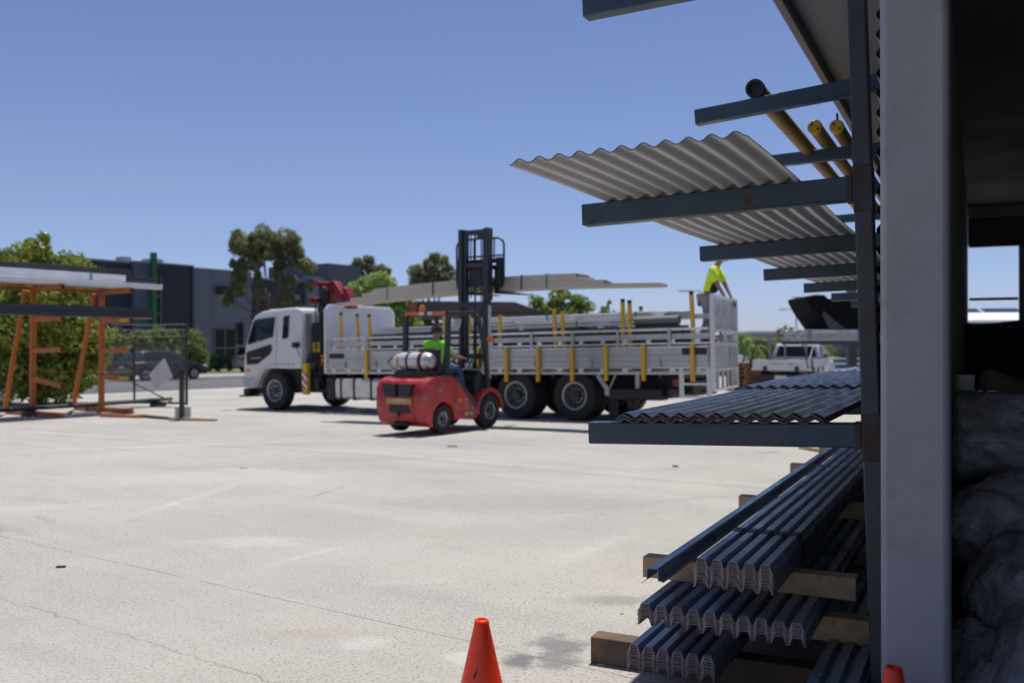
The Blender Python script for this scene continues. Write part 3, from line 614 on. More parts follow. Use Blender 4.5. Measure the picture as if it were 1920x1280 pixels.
# ================================================================== cars on the road
def taper_fn(zb, zt, k): return lambda z: 1.0 if z <= zb else 1.0 - k*(z - zb)/(zt - zb)
def car(name, label, loc, rz, paint, L=4.3, W=1.78, H=1.47, suv=False, group=None):
    t = thing(name, label, 'car', loc, rz, group)
    zb = 0.92 if not suv else 1.02
    h = L/2
    body = [(-h + 0.05, 0.32), (-h, 0.55), (-h + 0.03, zb - 0.05), (-h + 0.12, zb), (h - 1.35, zb + 0.03), (h - 0.55, zb - 0.1), (h - 0.12, zb - 0.24), (h, 0.55), (h - 0.04, 0.3)]
    for wx in (h - 0.86, -h + 0.78):
        body += [(wx + 0.37*math.cos(an), 0.3 + 0.37*math.sin(an)) for an in [math.pi*q/8 for q in range(9)]]
    MB().prism(body, -W/2, W/2).build('body', paint, t, smooth=40, bevel=0.05)
    g = [(-h + 0.22, zb - 0.06), (-h + (0.62 if not suv else 0.4), H - 0.07), (-h + 1.0, H), (0.1, H), (h - 1.95, H - 0.09), (h - 1.15, zb - 0.02)]
    tf = taper_fn(zb, H, 0.2)
    MB().prism(g, -W/2 + 0.03, W/2 - 0.03, taper=tf).build('cabin', paint, t, smooth=40, bevel=0.04)
    kx = lambda x, z: (x, z)
    wn = [(-h + 0.75, zb + 0.03), (-h + 0.85, H - 0.13), (0.1, H - 0.1), (h - 1.95, H - 0.18), (h - 1.4, zb + 0.05)]
    MB().prism(wn, -W/2 + 0.018, W/2 - 0.018, taper=tf).build('side_window', m_glass, t, smooth=0)
    rw = MB(); y = W/2 - 0.2
    rw.add([(-h + 0.275, -y, zb + 0.04), (-h + 0.275, y, zb + 0.04), (-h + (0.585 if not suv else 0.375), y*0.85, H - 0.13), (-h + (0.585 if not suv else 0.375), -y*0.85, H - 0.13)], [(0, 1, 2, 3)])
    o = rw.build('rear_window', m_glass, t, smooth=0); s = o.modifiers.new('t', 'SOLIDIFY'); s.thickness = 0.05; s.offset = 1
    for s in (1, -1):
        MB().span(-h - 0.02, -h + 0.16, s*(W/2 - 0.38), s*(W/2 + 0.004), zb - 0.22, zb - 0.04).build('tail_light', m_taillight, t, bevel=0.02)
        MB().span(h - 0.3, h - 0.02, s*(W/2 - 0.45), s*(W/2 - 0.02), 0.62, 0.74).build('headlight', m_alubright, t, bevel=0.02)
        MB().box((h - 1.5, s*(W/2 + 0.08), zb + 0.06), (0.1, 0.2, 0.12)).build('mirror', paint, t, bevel=0.03)
        for wx in (h - 0.86, -h + 0.78): wheel(t, wx, s*(W/2 - 0.11), 0.32, 0.32, 0.2, s, 0.21, m_alu, 0.04, 5, 0.03)
    MB().span(-h - 0.012, -h + 0.05, -0.2, 0.2, 0.62, 0.74).build('number_plate', m_signwhite, t, smooth=0)
    return t
m_cdark = M('dark_grey_car_paint', (0.028, 0.03, 0.042), 0.3, 0.2, 0.05, coat=0.5)
m_csilver = M('silver_car_paint', (0.42, 0.43, 0.46), 0.35, 0.5, 0.05, coat=0.5)
m_cwhite = M('white_car_paint', (0.72, 0.72, 0.72), 0.3, 0, 0.04, coat=0.5)
brz = math.atan2(B.y, B.x)
p = ab(42.6, 29.0, gza(42.6)); car('parked_hatchback', 'dark grey hatchback parked on the road beyond the chain link gate', p, brz, m_cdark, 4.45, 1.8, 1.5)
p = ab(46.2, 39.3, gza(46.2) + 0.13); car('parked_wagon', 'silver wagon half hidden behind the front of the truck cab', p, brz - R(10), m_csilver, 4.5, 1.82, 1.62, True)
p = at(1386, 78); car('parked_car', 'white car parked far off between the truck tail and the ute', p, R(35), m_cwhite, 4.4, 1.78, 1.45)
# ================================================================== crane truck
TRZ = math.atan2(A.y, A.x); TP = 0.016
TLOC = Vector((1.235, 18.9, -0.012))
truck = thing('flatbed_crane_truck', 'long white flatbed truck with aluminium dropsides and a folded red crane', 'truck', TLOC, rot=(0, TP, TRZ))
TM = Matrix.Translation(TLOC) @ Euler((0, TP, TRZ)).to_matrix().to_4x4()
def tw(s, y, z): return TM @ Vector((s, y, z))
SY = 0.0
# --- cab
cabp = [(10.26, 0.56), (10.29, 0.9), (10.27, 1.3), (10.20, 1.72), (9.97, 2.34), (9.86, 2.47), (9.6, 2.56), (9.2, 2.60), (8.3, 2.62), (8.10, 2.56), (8.06, 2.4), (8.06, 1.06), (8.45, 1.06), (9.25, 1.08), (9.42, 1.04), (9.58, 0.93), (9.70, 0.75), (9.76, 0.56)]
ctf = lambda z: 1.0 if z < 1.72 else 1.0 - 0.07*(z - 1.72)
MB().prism(cabp, -2.32, -0.08, taper=ctf).build('cab', m_white, truck, smooth=40, bevel=0.045)
def cabpanel(name, poly, mat, out=0.012, bev=0.0, par=None):
    for s in (1, -1):
        mb = MB(); n = len(poly)
        def yy(z, o): return -1.2 + s*((1.12)*ctf(z) + o)
        vs = [(x, yy(z, -0.02), z) for x, z in poly] + [(x, yy(z, out), z) for x, z in poly]
        mb.add(vs, [list(range(n))[::-1], list(range(n, 2*n))] + [(i, (i+1) % n, n + (i+1) % n, n + i) for i in range(n)])
        mb.build(name, mat, par or truck, smooth=0, bevel=bev)
cabpanel('side_window', [(9.90, 2.30), (9.80, 2.36), (9.06, 2.40), (9.15, 1.88), (10.09, 1.70), (10.08, 1.80)], m_glass)
cabpanel('rear_quarter_window', [(8.74, 2.40), (8.53, 2.42), (8.55, 1.88), (8.60, 1.84), (8.75, 1.82)], m_glass)
cabpanel('corner_glass', [(10.15, 1.50), (9.20, 1.69), (9.17, 1.55), (9.24, 1.44), (9.62, 1.24), (9.72, 1.19), (10.13, 1.17)], m_glass)
m_seam = M('panel_gap', (0.22, 0.22, 0.22), 0.6)
cabpanel('door_seam', [(9.01, 2.45), (9.0, 2.45), (8.99, 1.12), (9.0, 1.12)], m_seam, 0.003)
cabpanel('wheel_arch_lip', [(9.40, 1.10), (9.2, 1.165), (8.30, 1.165), (8.30, 1.13), (9.2, 1.13), (9.42, 1.06), (9.62, 0.94), (9.76, 0.72), (9.80, 0.56), (9.84, 0.56), (9.80, 0.76), (9.65, 0.98)], m_white, 0.045, 0.01)
cabpanel('indicator_lamp', [(10.16, 1.05), (10.02, 1.05), (10.02, 0.98), (10.16, 0.98)], m_amber, 0.018)
cabpanel('bumper_side', [(10.28, 0.84), (9.76, 0.84), (9.76, 0.60), (10.27, 0.58)], m_alu, 0.016)
for z in (1.76,): cabpanel('grab_handle', [(9.72, z), (9.60, z + 0.02), (9.60, z + 0.06), (9.72, z + 0.04)], m_seam, 0.03)
MB().prism([(10.285, 1.66), (10.20, 1.75), (9.99, 2.32), (9.93, 2.32), (10.1, 1.66)], -2.2, -0.2, taper=ctf).build('windscreen', m_glass, truck, smooth=0)
MB().span(10.1, 10.32, -2.3, -0.1, 0.38, 0.55).build('bumper_step', m_black, truck, bevel=0.02)
MB().span(10.0, 10.38, -0.5, 0.0, 0.33, 0.375).build('entry_step', m_black, truck, bevel=0.01)
MB().span(8.2, 10.0, -2.1, -0.3, 0.45, 1.03).build('engine_well', m_black, truck, smooth=0)
for s, y in ((1, 0.03), (-1, -2.43)):
    mr = MB(); mr.box((10.2, y + 0.08*s, 2.08), (0.12, 0.2, 0.42)).box((10.2, y + 0.08*s, 1.78), (0.1, 0.18, 0.16)); mr.tube([(9.95, y - 0.1*s, 2.42), (10.18, y + 0.05*s, 2.36), (10.2, y + 0.05*s, 1.68)], 0.018, 6)
    mr.build('mirror', m_black, truck, bevel=0.02)
MB().tube([(9.5, -0.4, 2.57), (9.5, -0.4, 2.63)], 0.07, 10).tube([(9.5, -2.0, 2.57), (9.5, -2.0, 2.63)], 0.07, 10).build('marker_lamp', m_alubright, truck)
mbk = MB()
for i in range(5): mbk.span(8.01, 8.05, -2.2 + i*0.45, -2.0 + i*0.45, 1.1, 2.45)
mbk.build('cab_rear_rib', m_alu, truck, smooth=0)
# --- behind the cab
MB().span(7.62, 7.96, -0.95, -0.35, 1.25, 2.22).build('air_intake', m_black, truck, bevel=0.03)
stk = MB().span(7.66, 7.9, -0.347, -0.343, 1.48, 1.72).build('warning_sticker', m_yellow, truck, smooth=0)
MB().span(7.70, 7.86, -0.3425, -0.341, 1.64, 1.67).span(7.70, 7.86, -0.3425, -0.341, 1.57, 1.60).build('sticker_lines', m_black, stk, smooth=0)
clt = MB()
for i in range(8): clt.span(9.92 - i*0.055, 9.96 - i*0.055, -0.056, -0.053, 1.33, 1.365)
clt.build('faded_lettering', m_galv, truck, smooth=0)
MB().tube([(7.72, -0.28, 1.2), (7.72, -0.28, 2.68)], 0.018, 6).build('aerial', m_black, truck)
MB().tube([(7.72, -0.28, 2.68), (7.72, -0.28, 2.82)], 0.03, 8).build('aerial_lamp', m_taillight, truck)
MB().box((8.10, 0.05, 1.66), (0.16, 0.12, 0.14)).tube([(8.1, 0.03, 1.6), (7.95, 0.03, 1.35)], 0.012, 6).build('mirror', m_black, truck, bevel=0.015)
# --- crane
cr = MB(); cr.span(7.25, 7.75, -1.9, -0.35, 1.0, 1.42); cr.build('crane_base', m_redcrane, truck, bevel=0.03)
cst = MB().span(7.28, 7.6, -0.346, -0.342, 1.06, 1.40).build('crane_sticker', m_yellow, truck, smooth=0)
MB().span(7.31, 7.57, -0.3415, -0.340, 1.30, 1.37).span(7.31, 7.57, -0.3415, -0.340, 1.18, 1.24).span(7.31, 7.57, -0.3415, -0.340, 1.09, 1.12).build('sticker_lines', m_black, cst, smooth=0)
hc = MB(); rd = random.Random(3)
for i in range(11):
    x = 7.3 + rd.random()*0.7; z = 0.6 + rd.random()*0.5
    hc.tube([(x, -0.3, 0.5 + rd.random()*0.3), (x + rd.uniform(-.2, .2), -0.12 - rd.random()*0.1, z), (x + rd.uniform(-.3, .3), -0.3, z + 0.35), (7.6, -0.5, 1.5)], 0.022, 6)
hc.span(7.15, 8.05, -2.0, -0.45, 0.45, 1.0).span(7.5, 7.95, -0.5, -0.15, 0.55, 0.85)
hc.build('hydraulic_valves', m_black, truck)
cc = MB(); cc.span(7.56, 7.84, -0.9, -0.5, 1.42, 3.05); cc.lathe([(0.13, -0.28), (0.13, 0.28)], 14, Matrix.Translation((7.7, -0.7, 2.55)) @ AXY); cc.lathe([(0.1, -0.24), (0.1, 0.24)], 14, Matrix.Translation((7.72, -0.7, 3.05)) @ AXY)
cc.build('crane_column', m_black, truck, bevel=0.02)
MB().lathe([(0.085, -0.2), (0.085, 0.2)], 14, Matrix.Translation((7.78, -0.55, 3.2)) @ AXY).lathe([(0.08, -0.2), (0.08, 0.2)], 14, Matrix.Translation((7.9, -0.45, 2.78)) @ AXY).build('crane_pin', m_redcrane, truck)
bm_ = MB(); bm_.prism([(7.66, 2.55), (7.68, 3.14), (7.60, 3.27), (7.50, 3.27), (7.52, 3.05), (7.54, 2.55)], -0.86, -0.62)
bm_.prism([(7.62, 3.25), (7.50, 3.29), (7.38, 3.24), (6.92, 2.60), (7.08, 2.56), (7.46, 3.06)], -0.857, -0.623)
bm_.prism([(7.16, 3.04), (7.06, 3.10), (6.98, 3.04), (6.80, 2.55), (6.93, 2.55)], -0.854, -0.626)
bm_.build('crane_boom', m_redcrane, truck, bevel=0.02)
hz = MB(); hz.span(7.74, 7.9, -0.1, 0.02, 0.42, 1.2); hzo = hz.build('stabiliser_leg', m_yellow, truck, bevel=0.01)
def hazard_mat(c1, c2, sc):
    m, t, p = newmat('hazard_stripes'); tc = nd(t, 'ShaderNodeTexCoord')
    sp = nd(t, 'ShaderNodeSeparateXYZ'); t.links.new(tc.outputs['Object'], sp.inputs[0])
    f = mathn(t, 'FRACT', mathn(t, 'MULTIPLY', mathn(t, 'ADD', mathn(t, 'SUBTRACT', sp.outputs[2], sp.outputs[0]), mathn(t, 'MULTIPLY', sp.outputs[1], 0.0)), sc))
    t.links.new(mixc(t, mathn(t, 'GREATER_THAN', f, 0.5), c1, c2), p.inputs['Base Color']); p.inputs['Roughness'].default_value = 0.5
    return m
m_haz = hazard_mat((0.75, 0.74, 0.72), (0.5, 0.03, 0.03), 5.0)
MB().span(7.735, 7.905, 0.021, 0.028, 0.56, 0.98).build('hazard_panel', m_haz, truck, smooth=0)
# --- chassis
ch = MB()
for y in (-0.75, -1.65): ch.span(-2.3, 9.6, y - 0.06, y + 0.06, 0.55, 0.85)
for x in (-2.2, -0.7, 0.7, 2.2, 4, 6, 8): ch.span(x - 0.06, x + 0.06, -1.588, -0.812, 0.6, 0.8)
for x in (0.0, 1.446, 9.01): ch.lathe([(0.09, 0.15), (0.09, 2.25)], 10, Matrix.Translation((x, 0, 0.5)) @ AXY)
for x in (0.0, 1.446): ch.sphere((x, -1.2, 0.5), 0.24, 12, 8)
ch.build('chassis', m_black, truck)
cm = MB()
for i in range(1, 21): cm.span(-2.85 + i*0.49, -2.79 + i*0.49, -2.2, -0.2, 0.853, 0.955)
cm.build('deck_cross_member', m_dark, truck, smooth=0)
dk_ = MB(); dp_ = [(-2.95, -0.16), (7.02, -0.16), (7.02, -2.26), (-2.42, -2.26)]; dk_.add([(x, y, z) for z in (0.96, 1.01) for x, y in dp_], [(3, 2, 1, 0), (4, 5, 6, 7)] + [(i, (i+1) % 4, 4 + (i+1) % 4, 4 + i) for i in range(4)]); dk_.build('deck', m_alu, truck, smooth=0)
for s, y in ((1, -0.17), (-1, -2.23)):
    wheel(truck, 9.01, y, 0.5, 0.5, 0.28, s, 0.285, m_galv, 0.09 if s > 0 else 0.09, 10, 0.11)
    for x in (0.0, 1.446):
        wheel(truck, x, y, 0.5, 0.5, 0.27, s, 0.285, m_galv, 0.17, 10, 0.12)
        wheel(truck, x, y - s*0.31, 0.5, 0.5, 0.27, -s, 0.285, m_galv, 0.17, 10, 0.1)
# fuel tank, guards, rear hardware
MB().span(5.25, 6.86, -0.72, -0.05, 0.32, 0.82).build('fuel_tank', m_alubright, truck, bevel=0.07)
tb_ = MB()
for x in (5.62, 6.18, 6.62): tb_.span(x - 0.03, x + 0.03, -0.735, -0.035, 0.305, 0.835)
tb_.span(4.9, 5.2, -0.7, -0.08, 0.30, 0.82).span(6.9, 7.15, -0.7, -0.08, 0.3, 0.84)
tb_.build('tank_strap', m_black, truck, bevel=0.01)
MB().span(2.3, 4.6, -0.7, -0.06, 0.35, 0.82).build('toolbox', m_black, truck, bevel=0.03)
MB().span(-1.95, -0.82, -0.35, 0.0, 0.44, 0.66).build('underrun_bar', m_black, truck, bevel=0.03)
MB().span(-2.1, -2.02, -2.3, -0.1, 0.48, 0.66).build('rear_bumper', m_black, truck, bevel=0.01)
MB().span(-0.86, -0.66, -0.3, -0.28, 0.12, 0.6).build('mudflap', m_black, truck, smooth=0); MB().span(-1.32, -1.14, -0.2, -0.17, 0.26, 0.437).build('mudflap', m_black, truck, smooth=0)
MB().beam((-0.55, -0.06, 0.93), (-0.78, -0.06, 0.62), 0.05, 0.09).beam((-0.95, -0.06, 0.93), (-0.78, -0.06, 0.6), 0.03, 0.03).lathe([(0.07, 0.02), (0.07, 0.12)], 10, Matrix.Translation((-0.78, 0, 0.58)) @ AXY).build('stay_bracket', m_alu, truck)
MB().span(-1.46, -1.38, -0.12, -0.06, 0.66, 0.93).build('hanger', m_alu, truck, smooth=0)
for y in (-0.4, -2.0): MB().span(-2.16, -2.1, y - 0.2, y + 0.2, 0.7, 0.84).build('tail_light', m_taillight, truck, smooth=0)
# headboard
hb = MB(); hb.span(7.03, 7.11, -2.4, 0.0, 0.93, 2.58); hbo = hb.build('headboard', m_white, truck, bevel=0.03)
MB().tube([(7.07, 0.005, 0.95), (7.07, 0.005, 2.5), (7.07, -0.09, 2.6), (7.07, -2.28, 2.6), (7.07, -2.42, 2.48), (7.07, -2.42, 1.0)], 0.045, 8).build('headboard_frame', m_alubright, hbo)
# dropsides, both sides
for s, y in ((1, 0.0), (-1, -2.4)):
    XR = -2.93 if s > 0 else -2.40
    o = MB()
    for z0, z1, d in ((1.075, 1.19, 0.0), (1.195, 1.30, 0.006), (1.305, 1.44, 0.0)): o.span(XR, 6.98, y + s*d - s*0.03, y + s*d, z0, z1)
    dp = o.build('dropside', m_alu, truck, bevel=0.004)
    MB().span(XR, 6.98, y + s*0.012, y - s*0.04, 1.442, 1.47).span(XR, 6.98, y + s*0.012, y - s*0.04, 1.05, 1.073).build('dropside_edge', m_alubright, dp, smooth=0)
    for x in (-1.95, -0.45, 0.9, 2.4, 3.9, 5.4, 6.4): MB().span(x - 0.025, x + 0.025, y + s*0.03, y + s*0.007, 1.08, 1.2).span(x - 0.012, x + 0.012, y + s*0.045, y + s*0.031, 1.1, 1.26).build('latch', m_galv, dp, smooth=0)
    rl = MB(); rl.span(XR, 7.0, y + s*0.02, y - s*0.04, 0.94, 0.972)
    for i in range(20 if s > 0 else 18): rl.span(XR + 0.18 + i*0.5, XR + 0.29 + i*0.5, y + s*0.004, y - s*0.036, 0.974, 1.047)
    rl.build('bottom_rail', m_white, truck, smooth=0)
    ug = MB(); ug.span(XR, 6.98, y - s*0.006, y - s*0.032, 1.60, 1.705)
    up = ug.build('upper_side_board', m_alu, truck, smooth=0)
    ur = MB(); ur.span(XR, 7.0, y + s*0.02, y - s*0.04, 1.505, 1.535).span(XR, 7.0, y + s*0.014, y - s*0.045, 1.765, 1.81)
    for i in range(20 if s > 0 else 18): ur.span(XR + 0.18 + i*0.5, XR + 0.27 + i*0.5, y + s*0.002, y - s*0.036, 1.537, 1.598)
    ur.build('upper_rail', m_alubright, up, smooth=0)
    ups = MB()
    for x in (-2.15, -1.05, -0.02, 0.98, 2.0, 3.2, 4.4, 5.66, 6.9): ups.span(x - 0.03, x + 0.03, y + s*0.03, y + s*0.021, 1.47, 1.80)
    ups.build('side_post', m_galv, truck, smooth=0)
for x0, x1, z0, z1 in ((-2.9, -2.4, 1.31, 1.43), (6.45, 6.95, 1.31, 1.43)): MB().span(x0, x1, 0.008, 0.012, z0, z1).build('dark_hole_patch', m_black, truck, smooth=0)  # black plates paint the darkness of the holes in the dropside
def stake(p0, p1, cap=True):
    o = MB().beam(p0, p1, 0.055, 0.075, up=(1, 0, 0)).build('stake', m_yellow, truck, bevel=0.006)
    if cap:
        p0, p1 = Vector(p0), Vector(p1); d = (p1 - p0).normalized()
        MB().beam(p1 + d*0.002, p1 + d*0.07, 0.05, 0.068, up=(1, 0, 0)).build('stake_cap', m_black, o)
for x in (-2.63, -1.62, -0.80, -0.02, 0.80, 1.60, 2.35, 4.05, 5.66): stake((x, 0.055, 1.50), (x, 0.055, 0.80 + 0.02*math.sin(x*7)), False)
for x, z, lean in ((6.62, 2.36, 0.0), (6.02, 2.30, 0.05), (5.62, 2.28, 0.06), (3.35, 2.25, 0.02), (2.65, 2.3, 0.04), (1.85, 2.2, 0), (0.42, 2.28, 0.05), (0.22, 2.22, 0.06), (-1.12, 2.34, 0), (-1.28, 2.31, 0.01), (-2.62, 2.42, 0.05)):
    stake((x, -0.075, 1.02), (x + lean, -0.075, z))
for x, z in ((5.0, 2.3), (3.4, 2.28), (1.2, 2.25), (-0.35, 2.3), (-1.9, 2.33)): stake((x, -2.32, 1.02), (x, -2.32, z))
# tail frame: white posts, wire mesh panel, slats, plus the side ladder
TR = dict(loc=(-3.01, 0, 0), rot=(0, 0, R(12.2))); TWD = 2.46
tf_ = MB()
for y in (0.0, -TWD): tf_.span(-0.04, 0.04, y - 0.04, y + 0.04, 0.62, 2.42)
for z in (0.645, 1.02, 1.50, 1.76, 2.40): tf_.span(-0.035, 0.035, -TWD + 0.042, -0.042, z - 0.025, z + 0.025)
tf_.span(-0.03, 0.03, -TWD/2 - 0.03, -TWD/2 + 0.03, 1.53, 1.735)
tail = tf_.build('tail_frame', m_white, truck, smooth=0, **TR)
wm = MB(); nv = 88
for i in range(nv): yy = -0.05 - (TWD - 0.1)*i/(nv - 1); wm.span(-0.002, 0.002, yy - 0.006, yy + 0.006, 1.79, 2.37)
for i in range(24): zz = 1.80 + i*0.024; wm.span(0.0025, 0.0065, -TWD + 0.045, -0.045, zz - 0.006, zz + 0.006)
wm.build('wire_mesh_panel', m_alubright, tail, smooth=0)
MB().span(-0.01, 0.005, -TWD + 0.05, -0.045, 1.05, 1.47).build('lower_panel', m_alu, tail, smooth=0)
for y in (-0.45, -0.95, -1.45, -1.95): MB().span(-0.02, 0.02, y - 0.06, y + 0.06, 0.672, 0.993).build('slat', m_alu, tail, smooth=0)
ld = MB()
for x in (-2.38, -2.93): ld.span(x - 0.035, x + 0.035, -0.03, 0.03, 0.5, 1.05)
for z in (0.52, 0.76): ld.span(-2.893, -2.417, -0.022, 0.022, z - 0.02, z + 0.02)
ld.build('side_ladder', m_white, truck, smooth=0)

# ------------------------------------------------------------------ the load on the truck
def bundle(name, label, x0, x1, y, z, cols, rows, wd, ht, mat, strap=True, shape='box', jit=0.15, seed=0, group='steel bundles on the truck bed', cat='steel bundle', par=None, smat=None, gap=1.02):
    """lengths side by side, each a part; x0/y/z in the truck's own frame"""
    rd = random.Random(seed)
    t = thing(name, label, cat, tw(x0, y, z) if par is None else (0, 0, 0), rot=(0, TP, TRZ), group=group)
    L = x1 - x0
    for r in range(rows):
        for c in range(cols):
            a0 = rd.uniform(0, jit); a1 = L - rd.uniform(0, jit); m = MB(); yy = -c*wd*1.03; zz = r*ht*gap
            if shape == 'box': m.span(a0, a1, yy - wd, yy, zz, zz + ht)
            elif shape == 'channel':
                m.span(a0, a1, yy - wd, yy, zz, zz + 0.012).span(a0, a1, yy - wd, yy, zz + ht - 0.012, zz + ht).span(a0, a1, yy - 0.012, yy, zz + 0.012, zz + ht - 0.012)
            else: m.tube([(a0, yy - wd/2, zz + wd/2), (a1, yy - wd/2, zz + wd/2)], wd/2, 12)
            m.build('length', mat, t, smooth=35)
    if strap:
        for f in (0.18, 0.5, 0.82):
            x = L*f; W = cols*wd*1.03; H = (rows - 1)*ht*gap + ht; s = MB()
            s.span(x - 0.02, x + 0.02, -W - 0.006, 0.006, H + 0.001, H + 0.006).span(x - 0.02, x + 0.02, 0.002, 0.006, 0.003, H + 0.0005)
            s.build('strap', smat or m_strapgreen, t, smooth=0)
    return t
m_whitesec = M('white_steel_section', (0.78, 0.78, 0.77), 0.4, 0.1, 0.06, 3)
m_greysec = M('grey_steel_section', (0.30, 0.31, 0.325), 0.4, 0.4, 0.1, 4)
m_blacksec = M('black_steel_section', (0.04, 0.042, 0.048), 0.45, 0.1, 0.15, 4)
m_sage = M('sage_green_sheet', (0.18, 0.215, 0.185), 0.5, 0, 0.08, 3)
bundle('steel_bundle', 'broad galvanised pack added flat on the truck deck to block light through the side gap', -2.7, 6.7, -0.35, 1.015, 6, 2, 0.3, 0.2, m_greysec, False, seed=1)  # filler pack, added to stop light passing through the side gap
bundle('steel_bundle', 'black section pack added behind the dropside to block light through its gaps', -2.6, 6.2, -0.30, 1.43, 3, 2, 0.16, 0.19, m_blacksec, False, 'box', 0.6, 2)  # added filler that keeps the gaps between the side rails dark
bundle('steel_bundle', 'long white channel pack, the brightest on the truck, strapped in green', -1.15, 6.05, -0.42, 1.905, 3, 2, 0.17, 0.050, m_whitesec, True, 'box', 0.25, 3, gap=1.5)
bundle('steel_bundle', 'thin black strips standing in for the dark gap above the top rail of the dropside', -2.4, 5.9, -0.2, 1.824, 3, 1, 0.07, 0.046, m_blacksec, False, 'box', 0.7, 4)  # black colour paints the shaded gap under the white pack
bundle('tube_bundle', 'silver round tubes lying on top of the white channel pack', -2.35, 4.2, -0.50, 2.055, 5, 2, 0.055, 0.055, m_alubright, True, 'tube', 0.9, 5, cat='tube bundle')
bundle('sheet_roll', 'sage green rolled sheet with pale ends near the rear of the truck load', -2.15, -1.2, -0.34, 1.875, 1, 1, 0.19, 0.19, m_sage, False, 'tube', 0.01, 6, cat='sheet roll')
bundle('steel_bundle', 'second white pack on the far side of the truck bed', -1.7, 5.4, -1.15, 1.43, 4, 2, 0.16, 0.22, m_whitesec, True, 'box', 0.3, 7)
bundle('steel_bundle', 'flat pale strips overhanging towards the standing worker', -2.55, 2.6, -1.15, 2.02, 4, 1, 0.12, 0.09, m_whitesec, False, 'box', 0.9, 8)
bundle('steel_bundle', 'low pale pack under the feet of the standing worker', -2.55, -1.52, -1.78, 1.43, 4, 1, 0.14, 0.10, m_alu, False, 'box', 0.05, 9)
for x, lab in ((4.2, 'short timber packer under the front of the white channel pack'), (0.2, 'short timber packer under the rear of the white channel pack')):
    t = thing('timber_packer', lab, 'timber', tw(x, -0.85, 1.826), rot=(0, TP, TRZ), group='timber packers on the truck load')
    MB().span(-0.05, 0.05, -0.32, -0.02 + 0.42, 0, 0.075).build('block', m_timber, t, bevel=0.004)

# ================================================================== people
def hand_joints(J, E, tag_, wrist, palm, fdir, side, r=0.0085, curl=0.5):
    """palm and five fingers that hang off a wrist joint"""
    wv, pv = Vector(J[wrist][0]), Vector(palm); d = (pv - wv).normalized()
    J[tag_ + 'palm'] = (tuple(pv), (0.036, 0.018)); E.append((wrist, tag_ + 'palm'))
    f = Vector(fdir).normalized(); sd = Vector(side).normalized()
    for i, (off, ln) in enumerate(((-0.030, 0.072), (-0.010, 0.082), (0.010, 0.078), (0.029, 0.062))):
        k = pv + sd*off + d*0.035; e1 = k + d*ln*0.5 + f*ln*0.15; e2 = e1 + (d*(1 - curl) + f*curl).normalized()*ln*0.5
        for q, p_, rr in (('a', k, r*1.15), ('b', e1, r), ('c', e2, r*0.8)): J[f'{tag_}{i}{q}'] = (tuple(p_), rr)
        E += [(tag_ + 'palm', f'{tag_}{i}a'), (f'{tag_}{i}a', f'{tag_}{i}b'), (f'{tag_}{i}b', f'{tag_}{i}c')]
    k = pv - sd*0.035 - d*0.01; e1 = k - sd*0.022 + d*0.03; e2 = e1 + d*0.03 + f*0.012
    for q, p_, rr in (('a', k, r*1.3), ('b', e1, r*1.1), ('c', e2, r*0.85)): J[f'{tag_}t{q}'] = (tuple(p_), rr)
    E += [(tag_ + 'palm', tag_ + 'ta'), (tag_ + 'ta', tag_ + 'tb'), (tag_ + 'tb', tag_ + 'tc')]
